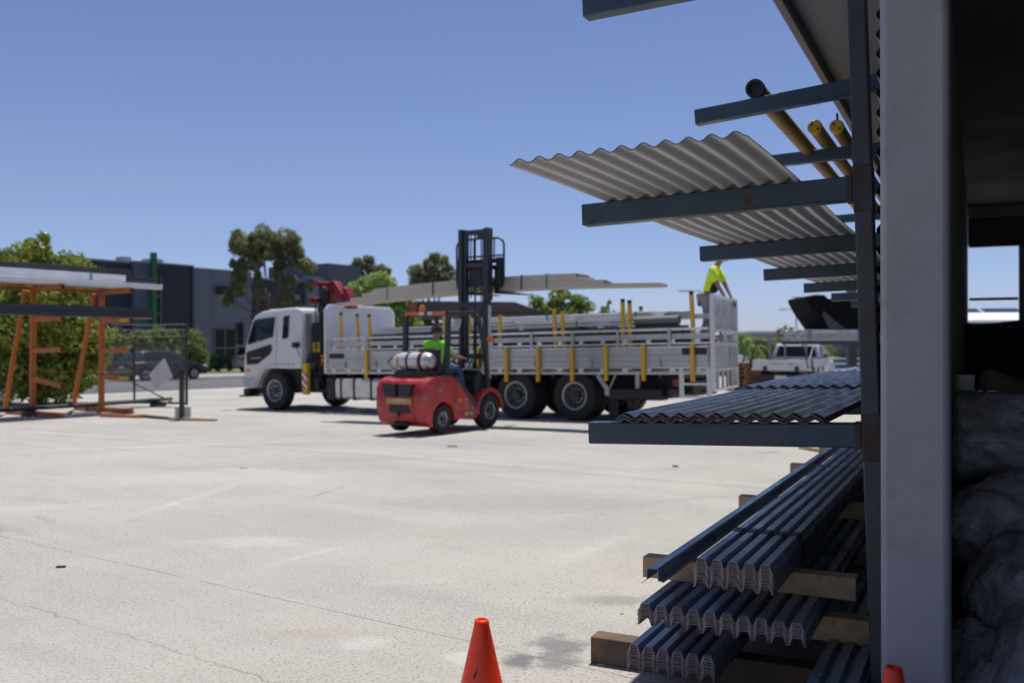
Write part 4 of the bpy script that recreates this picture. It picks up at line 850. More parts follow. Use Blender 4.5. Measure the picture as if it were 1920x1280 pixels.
def person(label, loc, rz, K, shirt, trousers, rot=None, glove=None, hair=True, collar=None, cap=None):
    """K: pelvis, belly, chest, neck, head, crown, face and per side (l/r) hip, knee, ankle, toe, sho, elb, wri, palm"""
    t = thing('person', label, 'person', loc, rz, rot=rot)
    g = lambda n: tuple(K[n])
    J = {'pelvis': (g('pelvis'), (0.15, 0.11)), 'belly': (g('belly'), (0.14, 0.10)), 'chest': (g('chest'), (0.16, 0.115)), 'neck0': (tuple(Vector(K['chest']).lerp(Vector(K['neck']), 0.72)), 0.075),
         'neck': (g('neck'), 0.056), 'jaw': (tuple(Vector(K['neck']).lerp(Vector(K['head']), 0.6)), (0.066, 0.072)), 'head': (g('head'), (0.078, 0.094)), 'crown': (g('crown'), (0.06, 0.07))}
    E = [('pelvis', 'belly'), ('belly', 'chest'), ('chest', 'neck0'), ('neck0', 'neck'), ('neck', 'jaw'), ('jaw', 'head'), ('head', 'crown')]
    for s in 'lr':
        J[s+'hip'] = (g(s+'hip'), 0.095); J[s+'knee'] = (g(s+'knee'), 0.062); J[s+'calf'] = (tuple(Vector(K[s+'knee']).lerp(Vector(K[s+'ankle']), 0.35)), 0.058)
        J[s+'ankle'] = (g(s+'ankle'), 0.04); J[s+'toe'] = (g(s+'toe'), (0.045, 0.03))
        J[s+'sho'] = (g(s+'sho'), 0.062); J[s+'elb'] = (g(s+'elb'), 0.043); J[s+'wri'] = (g(s+'wri'), 0.028)
        E += [('pelvis', s+'hip'), (s+'hip', s+'knee'), (s+'knee', s+'calf'), (s+'calf', s+'ankle'), (s+'ankle', s+'toe'), ('chest', s+'sho'), (s+'sho', s+'elb'), (s+'elb', s+'wri')]
        fd = Vector(K['face']) - Vector((0, 0, 0.6))
        hand_joints(J, E, s+'f', s+'wri', K[s+'palm'], fd, (0, 1 if s == 'r' else -1, 0))
    body = skin_mesh('body', J, E, m_skin, t)
    hd = Vector(K['head']); up = (Vector(K['crown']) - hd).normalized(); fc = Vector(K['face']).normalized(); sd = up.cross(fc).normalized(); fc = sd.cross(up).normalized()
    ears = MB()
    for s in (1, -1): ears.sphere(hd + sd*s*0.083 - up*0.012, 0.028, 8, 6, sc=(1, 0.45, 1))
    ears.sphere(hd + fc*0.098 - up*0.02, 0.02, 8, 6, sc=(1.1, 0.8, 1.3))
    ears.build('ears_and_nose', m_skin, body)
    ey = MB()
    for s in (1, -1): ey.sphere(hd + fc*0.086 + sd*s*0.032 + up*0.008, 0.013, 8, 6)
    ey.box(hd + fc*0.088 - up*0.058, (0.012, 0.045, 0.008)); ey.build('eyes_and_mouth', m_hair, body)
    if hair:
        h = MB(); rg = Matrix((fc, sd, up)).transposed().to_4x4(); rg.translation = hd + up*0.022 - fc*0.012
        n = 14; prof = [(0.106*math.cos(a_), 0.106*math.sin(a_)) for a_ in [R(-22), R(0), R(20), R(40), R(60), R(78), R(89)]]
        h.lathe(prof, 18, rg @ Matrix.Diagonal((1.08, 0.90, 1.08, 1)), caps=False)
        o = h.build('hair', m_hair, t); s_ = o.modifiers.new('t', 'SOLIDIFY'); s_.thickness = 0.014
    if cap:
        h = MB(); rg = Matrix((fc, sd, up)).transposed().to_4x4(); rg.translation = hd + up*0.05
        h.lathe([(0.112, -0.01), (0.112, 0.03), (0.095, 0.075), (0.05, 0.1), (0.002, 0.106)], 18, rg @ Matrix.Diagonal((1.06, 0.9, 1, 1)), caps=False)
        h.add([rg @ Vector(v) for v in ((0.09, -0.07, 0.0), (0.20, -0.05, -0.02), (0.20, 0.05, -0.02), (0.09, 0.07, 0.0), (0.09, -0.07, 0.012), (0.20, -0.05, -0.008), (0.20, 0.05, -0.008), (0.09, 0.07, 0.012))],
              [(0,1,2,3), (4,7,6,5), (0,4,5,1), (1,5,6,2), (2,6,7,3)])
        h.build('cap', cap, t)
    S = {'hem': (tuple(Vector(K['pelvis']).lerp(Vector(K['belly']), 0.1)), (0.185, 0.145)), 'belly': (g('belly'), (0.175, 0.135)), 'chest': (g('chest'), (0.19, 0.145)), 'col': (tuple(Vector(K['chest']).lerp(Vector(K['neck']), 0.62)), (0.105, 0.095))}
    SE = [('hem', 'belly'), ('belly', 'chest'), ('chest', 'col')]
    for s in 'lr':
        S[s+'sho'] = (g(s+'sho'), 0.085); e = Vector(K[s+'sho']).lerp(Vector(K[s+'elb']), 0.8); S[s+'slv'] = (tuple(e), 0.078)
        SE += [('chest', s+'sho'), (s+'sho', s+'slv')]
    skin_mesh('shirt', S, SE, shirt, t)
    T = {'pelvis': (g('pelvis'), (0.165, 0.125))}; TE = []
    for s in 'lr':
        T[s+'hip'] = (g(s+'hip'), 0.115); T[s+'knee'] = (g(s+'knee'), 0.082); e = Vector(K[s+'knee']).lerp(Vector(K[s+'ankle']), 0.9); T[s+'cuff'] = (tuple(e), 0.075)
        TE += [('pelvis', s+'hip'), (s+'hip', s+'knee'), (s+'knee', s+'cuff')]
    skin_mesh('trousers', T, TE, trousers, t)
    for s in 'lr':
        a_, b_ = Vector(K[s+'ankle']), Vector(K[s+'toe'])
        skin_mesh('boot', {'a': (tuple(a_), 0.056), 'h': (tuple(a_ + Vector((-0.02, 0, -0.045))), (0.052, 0.045)), 'b': (tuple(b_), (0.055, 0.042))}, [('a', 'h'), ('h', 'b')], m_boot, t)
        if glove:
            w_, p_ = Vector(K[s+'wri']), Vector(K[s+'palm']); GJ = {'w': (tuple(w_.lerp(p_, 0.1)), 0.04)}; GE = []
            J2 = {'w': GJ['w']}; hand_joints(J2, GE, 'g', 'w', K[s+'palm'], Vector(K['face']) - Vector((0, 0, .6)), (0, 1 if s == 'r' else -1, 0), r=0.0125)
            J2['gpalm'] = (J2['gpalm'][0], (0.047, 0.03))
            skin_mesh('glove', J2, GE, glove, t)
    return t
KW = dict(pelvis=(0, 0, 0.86), belly=(0.04, 0, 1.04), chest=(0.115, 0, 1.29), neck=(0.205, 0, 1.49), head=(0.275, 0, 1.60), crown=(0.30, 0, 1.665), face=(0.9, 0, -0.42),
          lhip=(0, 0.1, 0.82), lknee=(0.10, 0.12, 0.46), lankle=(0.02, 0.13, 0.09), ltoe=(0.17, 0.14, 0.045), rhip=(0, -0.1, 0.82), rknee=(0.04, -0.12, 0.45), rankle=(-0.08, -0.13, 0.09), rtoe=(0.07, -0.14, 0.045),
          lsho=(0.14, 0.19, 1.39), lelb=(0.30, 0.20, 1.06), lwri=(0.43, 0.10, 0.84), lpalm=(0.465, 0.08, 0.77), rsho=(0.14, -0.19, 1.39), relb=(0.26, -0.22, 1.05), rwri=(0.40, -0.18, 0.80), rpalm=(0.43, -0.17, 0.73))
wp = tw(-2.02, -2.05, 1.535)
wk = person('man in a bright yellow work shirt bending forward on the rear of the truck bed', wp, math.atan2(-A.y, -A.x) + R(8), KW, m_hiviz, m_greycloth, glove=m_navy, cap=m_navy)
wk.scale = (1.1, 1.1, 1.1)
sp_ = MB()
for s in (1, -1): sp_.add([(0.19, s*0.145, 0.90), (0.13, s*0.165, 0.90), (0.20, s*0.17, 1.10), (0.25, s*0.15, 1.10)], [(0, 1, 2, 3)])
skin_mesh('shirt_side_panel', {'a': ((0.115, -0.085, 0.93), (0.075, 0.10)), 'b': ((0.175, -0.09, 1.13), (0.075, 0.095))}, [('a', 'b')], m_navy, wk)

# ================================================================== forklift
FH = Vector((0.546, 0.838)); FRZ = math.atan2(FH.y, FH.x); FL = Vector((-1.61, 16.37, 0.0))
fk = thing('forklift', 'red gas forklift with a scraped counterweight and tall raised black mast', 'forklift', FL, FRZ)
def arch(cx, cz, r, a0, a1, n=10): return [(cx + r*math.cos(R(a0 + (a1-a0)*i/n)), cz + r*math.sin(R(a0 + (a1-a0)*i/n))) for i in range(n+1)]
cw = MB()
cp = [(-0.36, 0.13), (-0.30, 0.13)] + arch(0.0, 0.23, 0.315, 200, 20) + [(0.32, 0.20), (0.34, 0.22), (0.34, 0.92), (0.24, 0.955), (-0.30, 0.955), (-0.44, 0.90), (-0.52, 0.77), (-0.53, 0.45), (-0.46, 0.22)]
cw.prism(cp, -0.53, -0.28); cw.prism(cp, 0.28, 0.53)
core = [(-0.36, 0.13), (0.34, 0.13), (0.34, 0.92), (0.24, 0.955), (-0.30, 0.955), (-0.44, 0.90), (-0.535, 0.77), (-0.545, 0.45), (-0.47, 0.22)]
cw.prism(core, -0.279, 0.279)
cwo = cw.build('counterweight', m_red, fk, smooth=30, bevel=0.075)
for y0, y1 in ((0.035, 0.33), (-0.33, -0.035)):
    g_ = MB(); g_.add([(-0.60, y0, 0.86), (-0.60, y1, 0.86), (-0.60, y1 + (0.0 if y1 < 0 else -0.07), 0.64), (-0.60, y0 + (0.07 if y0 < 0 else 0.0), 0.64)], [(0, 1, 2, 3)])
    o = g_.build('radiator_opening', m_black, cwo, smooth=0); s_ = o.modifiers.new('t', 'SOLIDIFY'); s_.thickness = 0.09; s_.offset = 0; o.location.x = 0.022
MB().span(-0.552, -0.50, -0.22, 0.24, 0.36, 0.50).span(-0.53, -0.4, -0.16, 0.16, 0.145, 0.20).box((-0.55, 0.02, 0.33), (0.05, 0.04, 0.08)).build('tow_recess', m_black, cwo, bevel=0.02)
pl = MB().span(-0.556, -0.55, -0.26, 0.28, 0.52, 0.61); plo = pl.build('number_plate', M('plate_yellow', (0.45, 0.32, 0.06), 0.5), cwo, smooth=0)
ch_ = MB(); rd = random.Random(9)
for i in range(9):
    y = 0.13 - i*0.033; ch_.span(-0.5585, -0.557, y - 0.012, y + 0.012, 0.572, 0.6)
    if i % 2 == 0: ch_.span(-0.5585, -0.557, y - 0.01, y + 0.01, 0.528, 0.555)
ch_.build('worn_characters', m_signwhite, plo, smooth=0)
bs = MB()
for s in (1, -1): bs.prism([(0.343, 0.22), (0.98, 0.20), (0.98, 0.42), (0.38, 0.94), (0.343, 0.94)], s*0.53, s*0.40)
bs.span(0.343, 1.3, -0.399, 0.399, 0.2, 0.46)
bso = bs.build('side_panel', m_red, fk, smooth=30, bevel=0.02)
MB().span(0.55, 0.9, -0.536, -0.532, 0.245, 0.345).build('side_decal', M('blue_grey_decal', (0.10, 0.12, 0.16), 0.5), bso, smooth=0)
MB().span(0.60, 0.70, -0.539, -0.537, 0.275, 0.325).span(0.74, 0.86, -0.539, -0.537, 0.285, 0.315).span(0.42, 0.5, -0.5345, -0.532, 0.52, 0.57).build('yellow_decal', m_yellow, bso, smooth=0)
dk = MB()
for s in (1, -1):
    dk.prism([(0.30, 0.97), (0.42, 0.97), (1.03, 0.44), (1.03, 0.36), (0.93, 0.36)], s*0.54, s*0.43)
dk.span(0.35, 0.75, -0.39, 0.39, 0.465, 0.92).prism([(1.10, 0.4), (1.32, 0.4), (1.34, 1.0), (1.22, 1.05), (1.10, 0.95)], -0.42, 0.42).span(0.98, 1.15, -0.5, 0.5, 0.33, 0.40)
dk.build('frame_cover', m_dark, fk, smooth=30, bevel=0.02)
fd = MB()
for s in (1, -1):
    oa = arch(1.40, 0.30, 0.43, 5, 185, 14); ia = arch(1.40, 0.30, 0.36, 185, 5, 14)
    ring = oa + ia; n = len(ring)
    fd.prism(ring, s*0.54, s*0.31)
fd.build('front_fender', m_red, fk, smooth=40)
for s in (1, -1):
    wheel(fk, 0.0, s*0.43, 0.245, 0.245, 0.17, s, 0.125, m_galv, 0.05, 6, 0.05)
    wheel(fk, 1.40, s*0.43, 0.31, 0.31, 0.21, s, 0.16, m_galv, 0.07, 8, 0.06)
MB().lathe([(0.06, -0.4), (0.06, 0.4)], 10, Matrix.Translation((0, 0, 0.245)) @ AXY).lathe([(0.1, -0.34), (0.1, 0.34)], 10, Matrix.Translation((1.4, 0, 0.31)) @ AXY).build('axle', m_black, fk)
og = MB()
for s in (1, -1):
    og.beam((0.16, s*0.47, 1.03), (0.20, s*0.47, 2.03), 0.075, 0.09, up=(0, 1, 0))
    og.beam((0.20, s*0.47, 2.06), (0.90, s*0.47, 2.09), 0.08, 0.075)
    pts = [(0.90, s*0.47, 2.09), (1.02, s*0.475, 2.06), (1.10, s*0.48, 1.95), (1.28, s*0.49, 1.45), (1.36, s*0.49, 0.95), (1.36, s*0.49, 0.55)]
    for p0, p1 in zip(pts, pts[1:]): og.beam(p0, p1, 0.07, 0.07, up=(0, 1, 0))
for x in (0.2, 0.36, 0.5, 0.64, 0.78, 0.92): og.span(x - 0.02, x + 0.02, -0.43, 0.43, 2.05, 2.1)
og.build('overhead_guard', m_dark, fk, smooth=30, bevel=0.012)
m_refl = M('silver_reflector', (0.62, 0.58, 0.5), 0.4)
rf_ = MB(); rf_.span(0.135, 0.15, 0.12, 0.45, 2.035, 2.095).span(0.135, 0.15, -0.45, -0.16, 2.035, 2.095); rf_.build('reflector_strip', M('orange_reflector', (0.62, 0.14, 0.06), 0.35), fk, smooth=0)
MB().span(0.135, 0.15, 0.02, 0.118, 2.035, 2.095).span(0.135, 0.15, -0.158, -0.06, 2.035, 2.095).build('reflector_strip', m_refl, fk, smooth=0)
MB().lathe([(0.05, 0), (0.052, 0.07), (0.035, 0.11), (0.002, 0.12)], 14, Matrix.Translation((0.22, 0.12, 2.105))).build('beacon', m_amber, fk)
MB().lathe([(0.055, -0.04), (0.055, 0.04)], 14, Matrix.Translation((1.44, -0.5, 1.62)) @ Matrix.Rotation(R(90), 4, 'Y')).build('indicator_lamp', m_amber, fk)
MB().box((0.62, -0.36, 1.9), (0.03, 0.13, 0.17), rot=Matrix.Rotation(R(20), 3, 'Y')).build('mirror', m_signwhite, fk, bevel=0.01)
st = MB(); st.box((0.50, 0, 0.97), (0.44, 0.46, 0.1)).box((0.28, 0, 1.22), (0.1, 0.46, 0.46)); st.build('seat', m_seat, fk, bevel=0.03)
sw = MB()
for i in range(18):
    a0, a1 = 2*math.pi*i/18, 2*math.pi*(i+1)/18; rt = Matrix.Translation((0.98, 0, 1.24)) @ Matrix.Rotation(R(-35), 4, 'Y')
    sw.tube([rt @ Vector((0.17*math.cos(a0), 0.17*math.sin(a0), 0)), rt @ Vector((0.17*math.cos(a1), 0.17*math.sin(a1), 0))], 0.013, 6)
sw.tube([(0.98, 0, 1.24), (1.15, 0, 1.0)], 0.025, 8); sw.beam((0.9, -.13, 1.28), (1.06, .13, 1.2), 0.02, 0.02); sw.build('steering_wheel', m_black, fk)
lv = MB()
for y in (-0.32, -0.26, -0.2): lv.tube([(1.12, y, 1.0), (1.02, y, 1.2)], 0.01, 6).sphere((1.02, y, 1.21), 0.022, 8, 6)
lv.build('lever', m_black, fk); MB().span(1.1, 1.36, -0.4, 0.4, 1.056, 1.075).build('dashboard', m_alu, fk, bevel=0.005)
hs = MB()
for y in (-0.12, -0.05, 0.2): hs.tube([(1.30, y, 0.95), (1.48, y*1.2, 1.25), (1.56, y*1.4, 0.9), (1.62, y, 1.4)], 0.014, 6)
hs.build('hydraulic_hose', m_black, fk)
MB().span(-0.30, 0.30, -0.47, 0.47, 0.957, 0.967).build('bonnet_edge', m_red, cwo, bevel=0.005)
for y in (-0.42, 0.42): MB().lathe([(0.035, 0), (0.03, 0.02), (0.001, 0.024)], 10, Matrix.Translation((-0.30, y, 0.945))).build('lifting_eye', m_galv, cwo)
MB().span(-0.2, 0.25, -0.5335, -0.531, 0.885, 0.895).build('panel_gap', m_black, cwo, smooth=0)
# mast
ms = MB()
for s in (1, -1):
    y = s*0.30; ms.span(1.60, 1.72, y - 0.035, y + 0.035, 0.16, 2.35)
    ms.span(1.63, 1.75, y - s*0.075 - 0.03, y - s*0.075 + 0.03, 1.2, 3.70)
for z in (0.4, 2.28): ms.span(1.575, 1.598, -0.33, 0.33, z - 0.05, z + 0.05)
for z in (3.64, 3.02, 1.3): ms.span(1.64, 1.68, -0.19, 0.19, z - 0.05, z + 0.05)
for s in (1, -1): ms.span(1.592, 1.76, s*0.30 - 0.045, s*0.30 + 0.045, 2.353, 3.71)
mso = ms.build('mast', m_dark, fk, smooth=0, bevel=0.006)
MB().tube([(1.74, 0.05, 0.3), (1.74, 0.05, 2.1)], 0.035, 10).tube([(1.74, 0.05, 2.1), (1.74, 0.05, 3.6)], 0.018, 8).tube([(1.70, -0.12, 1.1), (1.70, -0.12, 3.6)], 0.012, 6).tube([(1.70, 0.12, 2.4), (1.70, 0.12, 3.6)], 0.012, 6).lathe([(0.07, -0.05), (0.07, 0.05)], 12, Matrix.Translation((1.72, -0.1, 3.58)) @ AXY).build('lift_cylinder', m_black, mso)
for s in (-1,): MB().span(1.56, 1.6, s*0.395 - 0.02, s*0.395 + 0.02, 0.9, 2.25).build('mast_guard_strip', m_signwhite, mso, smooth=0)
# carriage and load backrest
ca = MB()
for z in (2.66, 2.98, 3.10): ca.span(1.80, 1.85, -0.52, 0.52, z - 0.04, z + 0.04)
for s in (1, -1):
    ca.span(1.78, 1.84, s*0.46 - 0.06, s*0.46 + 0.06, 2.60, 3.16)
    pts = [(1.83, s*0.52, 2.62), (1.83, s*0.55, 2.8), (1.83, s*0.55, 3.40), (1.83, s*0.52, 3.48), (1.83, s*0.42, 3.53), (1.83, 0, 3.54)]
    for p0, p1 in zip(pts, pts[1:]): ca.tube([p0, p1], 0.02, 8)
    ca.tube([(1.83, s*0.55, 3.2), (1.83, 0, 3.2)], 0.018, 8)
for y in (-0.33, -0.14, 0.14, 0.33): ca.tube([(1.83, y, 3.1), (1.83, y, 3.54)], 0.014, 6)
ca.span(1.70, 1.80, -0.16, 0.16, 2.62, 2.95)
ca.build('carriage', m_black, fk, smooth=30)
for s in (1, -1):
    f_ = MB(); f_.prism([(1.86, 2.48), (3.0, 2.505), (3.0, 2.52), (1.9, 2.54), (1.9, 3.0), (1.86, 3.0)], s*0.36 - 0.05, s*0.36 + 0.05); f_.build('fork', m_black, fk, smooth=0)

# lifted beige purlins: lengths as parts
pz = lambda y: -0.0075*y*y - 0.02*y
pb = thing('purlin_bundle', 'bundle of long beige steel purlins balanced across the raised forks', 'steel bundle', FL, FRZ)
for r, (y0, y1) in enumerate(((-3.63, 3.96), (-2.53, 3.53), (-2.19, 3.2), (-1.96, 2.9))):
    for c in range(3):
        rd = random.Random(r*10 + c); ya, yb = y0 + (rd.uniform(0, .25) if c else 0), y1 - (rd.uniform(0, .3) if c else 0); m = MB(); n = 14; x = 2.05 + c*0.19; h = 0.062; zz = 2.545 + r*0.066
        prof = [(x, zz), (x + 0.17, zz), (x + 0.17, zz + h), (x + 0.158, zz + h), (x + 0.158, zz + 0.012), (x + 0.012, zz + 0.012), (x + 0.012, zz + h), (x, zz + h)]
        if r % 2: prof = [(px_, 2*zz + h - pz_) for px_, pz_ in prof][::-1]
        k_ = len(prof); vs = []
        for i in range(n + 1):
            y = ya + (yb - ya)*i/n; vs += [(px_, y, pz_ + pz(y)) for px_, pz_ in prof]
        fs = [(i*k_ + j, i*k_ + (j+1) % k_, (i+1)*k_ + (j+1) % k_, (i+1)*k_ + j) for i in range(n) for j in range(k_)] + [list(range(k_))[::-1], [n*k_ + j for j in range(k_)]]
        m.add(vs, fs); m.build('purlin', m_beige, pb, smooth=0)
for y, mt in ((-0.80, m_strapblack), (-1.35, m_strapgreen), (1.3, m_strapblack), (2.5, m_strapgreen)):
    z0 = 2.545 + pz(y); s = MB(); s.span(2.035, 2.045, y - 0.013, y + 0.013, z0, z0 + 0.265).span(2.035, 2.62, y - 0.013, y + 0.013, z0 + 0.267, z0 + 0.273); s.build('strap', mt, pb, smooth=0)

# gas bottle on the counterweight
m_bottle = M('gas_bottle_paint', (0.66, 0.64, 0.62), 0.35, 0.2, 0.06, 4)
gb = thing('gas_bottle', 'white gas bottle with a red band strapped across the forklift counterweight', 'gas bottle', FL + Vector((0, 0, 0)), FRZ)
gm = Matrix.Translation((-0.10, 0, 1.235)) @ AXY
MB().lathe([(0.04, -0.46), (0.09, -0.455), (0.12, -0.40), (0.135, -0.31), (0.15, -0.29), (0.155, 0.23), (0.14, 0.30), (0.11, 0.35), (0.05, 0.37), (0.001, 0.372)], 24, gm, caps=False).build('cylinder', m_bottle, gb)
MB().lathe([(0.157, 0.15), (0.157, 0.22)], 24, gm, caps=False).build('red_band', m_taillight, gb)
MB().lathe([(0.145, 0.275), (0.142, 0.302), (0.112, 0.353), (0.052, 0.374), (0.001, 0.3755)], 24, gm, caps=False).build('grey_end', m_galv, gb)
sb = MB()
for y in (0.10, -0.16): sb.lathe([(0.159, -y - 0.02), (0.163, -y - 0.02), (0.163, -y + 0.02), (0.159, -y + 0.02)], 24, gm, caps=False)
sb.span(-0.28, 0.08, -0.34, 0.34, 0.969, 1.065).span(-0.2, 0.0, -0.2, -0.12, 1.066, 1.1).span(-0.2, 0, 0.06, 0.14, 1.066, 1.1)
sb.build('cradle', m_black, gb)
MB().tube([(-0.1, 0.44, 1.3), (-0.12, 0.50, 1.3), (-0.2, 0.56, 1.22), (-0.22, 0.45, 1.12), (-0.25, 0.25, 1.06)], 0.014, 6).tube([(-0.1, 0.38, 1.27), (-0.1, 0.5, 1.27)], 0.035, 8).build('hose', m_black, gb)
MB().tube([(-0.26, 0.3, 1.05), (-0.26, 0.3, 1.32)], 0.016, 6).build('brass_valve', m_yellow, gb)
# the driver
KD = dict(pelvis=(0.42, 0, 1.08), belly=(0.41, 0, 1.22), chest=(0.43, 0, 1.44), neck=(0.47, 0, 1.63), head=(0.50, 0, 1.745), crown=(0.50, 0, 1.815), face=(1, -0.15, 0),
          lhip=(0.46, 0.1, 1.06), lknee=(0.88, 0.16, 1.10), lankle=(1.02, 0.16, 0.70), ltoe=(1.15, 0.16, 0.62), rhip=(0.46, -0.1, 1.06), rknee=(0.88, -0.18, 1.10), rankle=(1.02, -0.18, 0.70), rtoe=(1.15, -0.18, 0.62),
          lsho=(0.44, 0.2, 1.54), lelb=(0.62, 0.24, 1.32), lwri=(0.82, 0.15, 1.33), lpalm=(0.87, 0.12, 1.345), rsho=(0.44, -0.2, 1.54), relb=(0.64, -0.25, 1.30), rwri=(0.88, -0.25, 1.29), rpalm=(0.95, -0.24, 1.275))
person('forklift driver in a lime green shirt and blue jeans seated facing away', FL, FRZ, KD, m_higreen, m_denim)

# ================================================================== white ute
ute = thing('white_ute', 'white single cab ute with a dropside tray parked facing away', 'ute', at(1464, 30), R(90 - 28))
m_utew = M('white_ute_paint', (0.62, 0.62, 0.61), 0.35, 0, 0.05, 2, dirt=(0.4, 0.38, 0.35), dirt_lo=0.6, dirt_hi=0.8, dscale=2)
tr = MB(); tr.span(0.03, 2.25, -0.93, 0.93, 0.72, 0.76); tr.build('tray_floor', m_alu, ute, smooth=0)
tg = MB().span(0.0, 0.028, -0.93, 0.93, 0.73, 1.06); tgo = tg.build('tailgate', m_utew, ute, bevel=0.008)
lt = MB(); rd = random.Random(4)
for i in range(9): lt.span(-0.004, -0.001, 0.27 - i*0.045, 0.302 - i*0.045, 0.93, 0.965 + 0.012*(i in (0, 3, 7)))
lt.build('faded_lettering', m_greysec, tgo, smooth=0)
MB().span(-0.004, -0.001, -0.36, -0.24, 0.925, 0.96).build('small_badge', m_brown, tgo, smooth=0)
hn = MB()
for y in (-0.5, 0.5): hn.span(-0.03, -0.001, y - 0.06, y + 0.06, 0.69, 0.86)
hn.build('hinge', m_black, tgo, smooth=0)
for s in (1, -1):
    sd_ = MB().span(0.03, 2.25, s*0.93, s*0.955, 0.73, 1.06).build('tray_side', m_utew, ute, bevel=0.008)
    q = MB()
    for x in (0.3, 1.1, 1.9): q.span(x - 0.05, x + 0.05, s*0.957, s*0.985, 0.68, 0.84)
    q.build('side_hinge', m_black, sd_, smooth=0)
    MB().span(-0.02, 0.03, s*0.957, s*0.995, 0.75, 1.1).build('tie_down', m_black, ute, smooth=0)
    MB().span(-0.05, -0.01, s*0.84 - 0.22*(s > 0), s*0.84 + 0.22*(s < 0), 0.6, 0.69).build('tail_light', m_taillight, ute, smooth=0)
    for x, r_ in ((1.15, 0.34), (4.1, 0.34)): wheel(ute, x, s*0.75, 0.34, r_, 0.22, s, 0.2, m_galv, 0.05, 6, 0.05)
MB().span(0.1, 4.6, -0.5, 0.5, 0.4, 0.62).span(0.0, 0.15, -0.9, 0.9, 0.42, 0.585).build('chassis', m_black, ute, smooth=0)
MB().span(-0.03, -0.002, -0.19, 0.19, 0.44, 0.57).build('number_plate', m_signwhite, ute, smooth=0)
utf = taper_fn(1.05, 1.62, 0.2)
MB().prism([(2.42, 0.5), (2.42, 1.08), (2.52, 1.55), (2.62, 1.62), (3.3, 1.62), (3.5, 1.56), (4.1, 1.08), (4.1, 0.5)], -0.85, 0.85, taper=utf).build('cab', m_utew, ute, smooth=40, bevel=0.05)
MB().prism([(4.0, 0.45), (4.0, 1.07), (4.7, 1.02), (5.0, 0.92), (5.08, 0.6), (5.05, 0.4)], -0.87, 0.87).build('bonnet', m_utew, ute, smooth=40, bevel=0.09)
rw = MB(); rw.add([(2.425, -0.68, 1.14), (2.425, 0.68, 1.14), (2.512, 0.58, 1.50), (2.512, -0.58, 1.50)], [(0, 1, 2, 3)])
o = rw.build('rear_window', m_glass, ute, smooth=0); s_ = o.modifiers.new('t', 'SOLIDIFY'); s_.thickness = 0.03; s_.offset = 1
MB().prism([(2.7, 1.12), (2.75, 1.5), (3.35, 1.5), (3.8, 1.12)], -0.853, 0.853, taper=utf).build('side_window', m_glass, ute, smooth=0)
hbk = MB()
for y in (-0.86, -0.35, 0.35, 0.86): hbk.span(2.29, 2.34, y - 0.025, y + 0.025, 0.76, 1.62)
for z in (1.12, 1.62): hbk.span(2.285, 2.345, -0.9, 0.9, z - 0.028, z + 0.028)
hbk.beam((0.05, -0.88, 1.08), (2.3, -0.62, 1.6), 0.03, 0.03)
hbk.build('headboard', m_greysec, ute, smooth=0)
tt = MB(); tt.tube([(0.0, 0.93, 0.8), (0.02, 0.9, 1.3), (0.1, 0.8, 1.62), (2.3, 0.5, 1.7)], 0.022, 6).tube([(0.0, -0.85, 0.8), (0.02, -0.75, 1.3), (0.1, -0.65, 1.6), (2.3, -0.4, 1.7)], 0.022, 6); tt.build('rope', m_black, ute)
# pallets
def pallet_mb():
    m = MB()
    for y in (-0.53, 0, 0.53): m.span(-0.58, 0.58, y - 0.04, y + 0.04, 0.02, 0.115)
    for i in range(7): m.span(-0.58 + i*0.177, -0.58 + i*0.177 + 0.1, -0.58, 0.58, 0.116, 0.135)
    for i in range(3): m.span(-0.58 + i*0.53, -0.58 + i*0.53 + 0.1, -0.58, 0.58, 0, 0.019)
    return m
m_pallet = M('pallet_wood', (0.27, 0.145, 0.075), 0.85, 0, 0.25, 8)
pp = at(1405, 32.5); first = None
plab = ['lowest wooden pallet of the stack, on the ground', 'second lowest wooden pallet of the stack', 'third wooden pallet up in the stack', 'middle wooden pallet of the stack beside the ute', 'third wooden pallet down in the stack', 'second highest wooden pallet of the stack', 'topmost wooden pallet of the stack left of the ute']
for i, lab in enumerate(plab):
    if first is None: o = first = thing('wooden_pallet', lab, 'pallet', (0, 0, 0), 0, 'pallets stacked beside the ute'); pallet_mb().build('planks', m_pallet, o, smooth=0)
    else: o = copy_tree(first); o['label'] = lab
    o.location = pp + Vector((0.02*math.sin(i*3), 0.02*math.cos(i*2), 0.138*i)); o.rotation_euler = (0, 0, R(22 + 2*math.sin(i*5)))
# second rack far right with a silver bundle and black wrapped boards
r2 = thing('far_storage_rack', 'far cantilever storage rack carrying the silver bundle behind the blue rack post', 'rack', at(1640, 22))
q = MB().span(-0.1, 0.1, -0.1, 0.1, 0, 3.0).span(-0.1, 0.1, 1.4, 1.6, 0, 3.0)
q.build('upright', m_blue, r2, smooth=0)
for y in (0.0, 1.5):
    for z in (1.53,): MB().span(-1.75, -0.102, y - 0.05, y + 0.05, z, z + 0.09).build('arm', m_blue, r2, smooth=0)
sb2 = thing('steel_bundle', 'bright silver steel bundle lying above the ute on the far rack', 'steel bundle', at(1640, 22, z=1.625))
for i in range(3):
    for j in range(3): MB().span(-1.85 + 0.05*((i*2 + j) % 3), 1.2, -0.1 + i*0.5, -0.1 + i*0.5 + 0.45, j*0.085, j*0.085 + 0.082).build('length', m_galv if j < 2 else m_alubright, sb2, bevel=0.006)
for y in (-1.55, -0.4): MB().span(y - 0.05, y + 0.05, -0.107, 1.36, 0.256, 0.262).span(y - 0.05, y + 0.05, -0.107, -0.102, 0, 0.256).build('strap', m_greysec, sb2, smooth=0)
bk = thing('black_wrapped_load', 'torn black plastic wrapped load with an upswept end on the far rack', 'wrapped load', at(1640, 22, z=1.895))
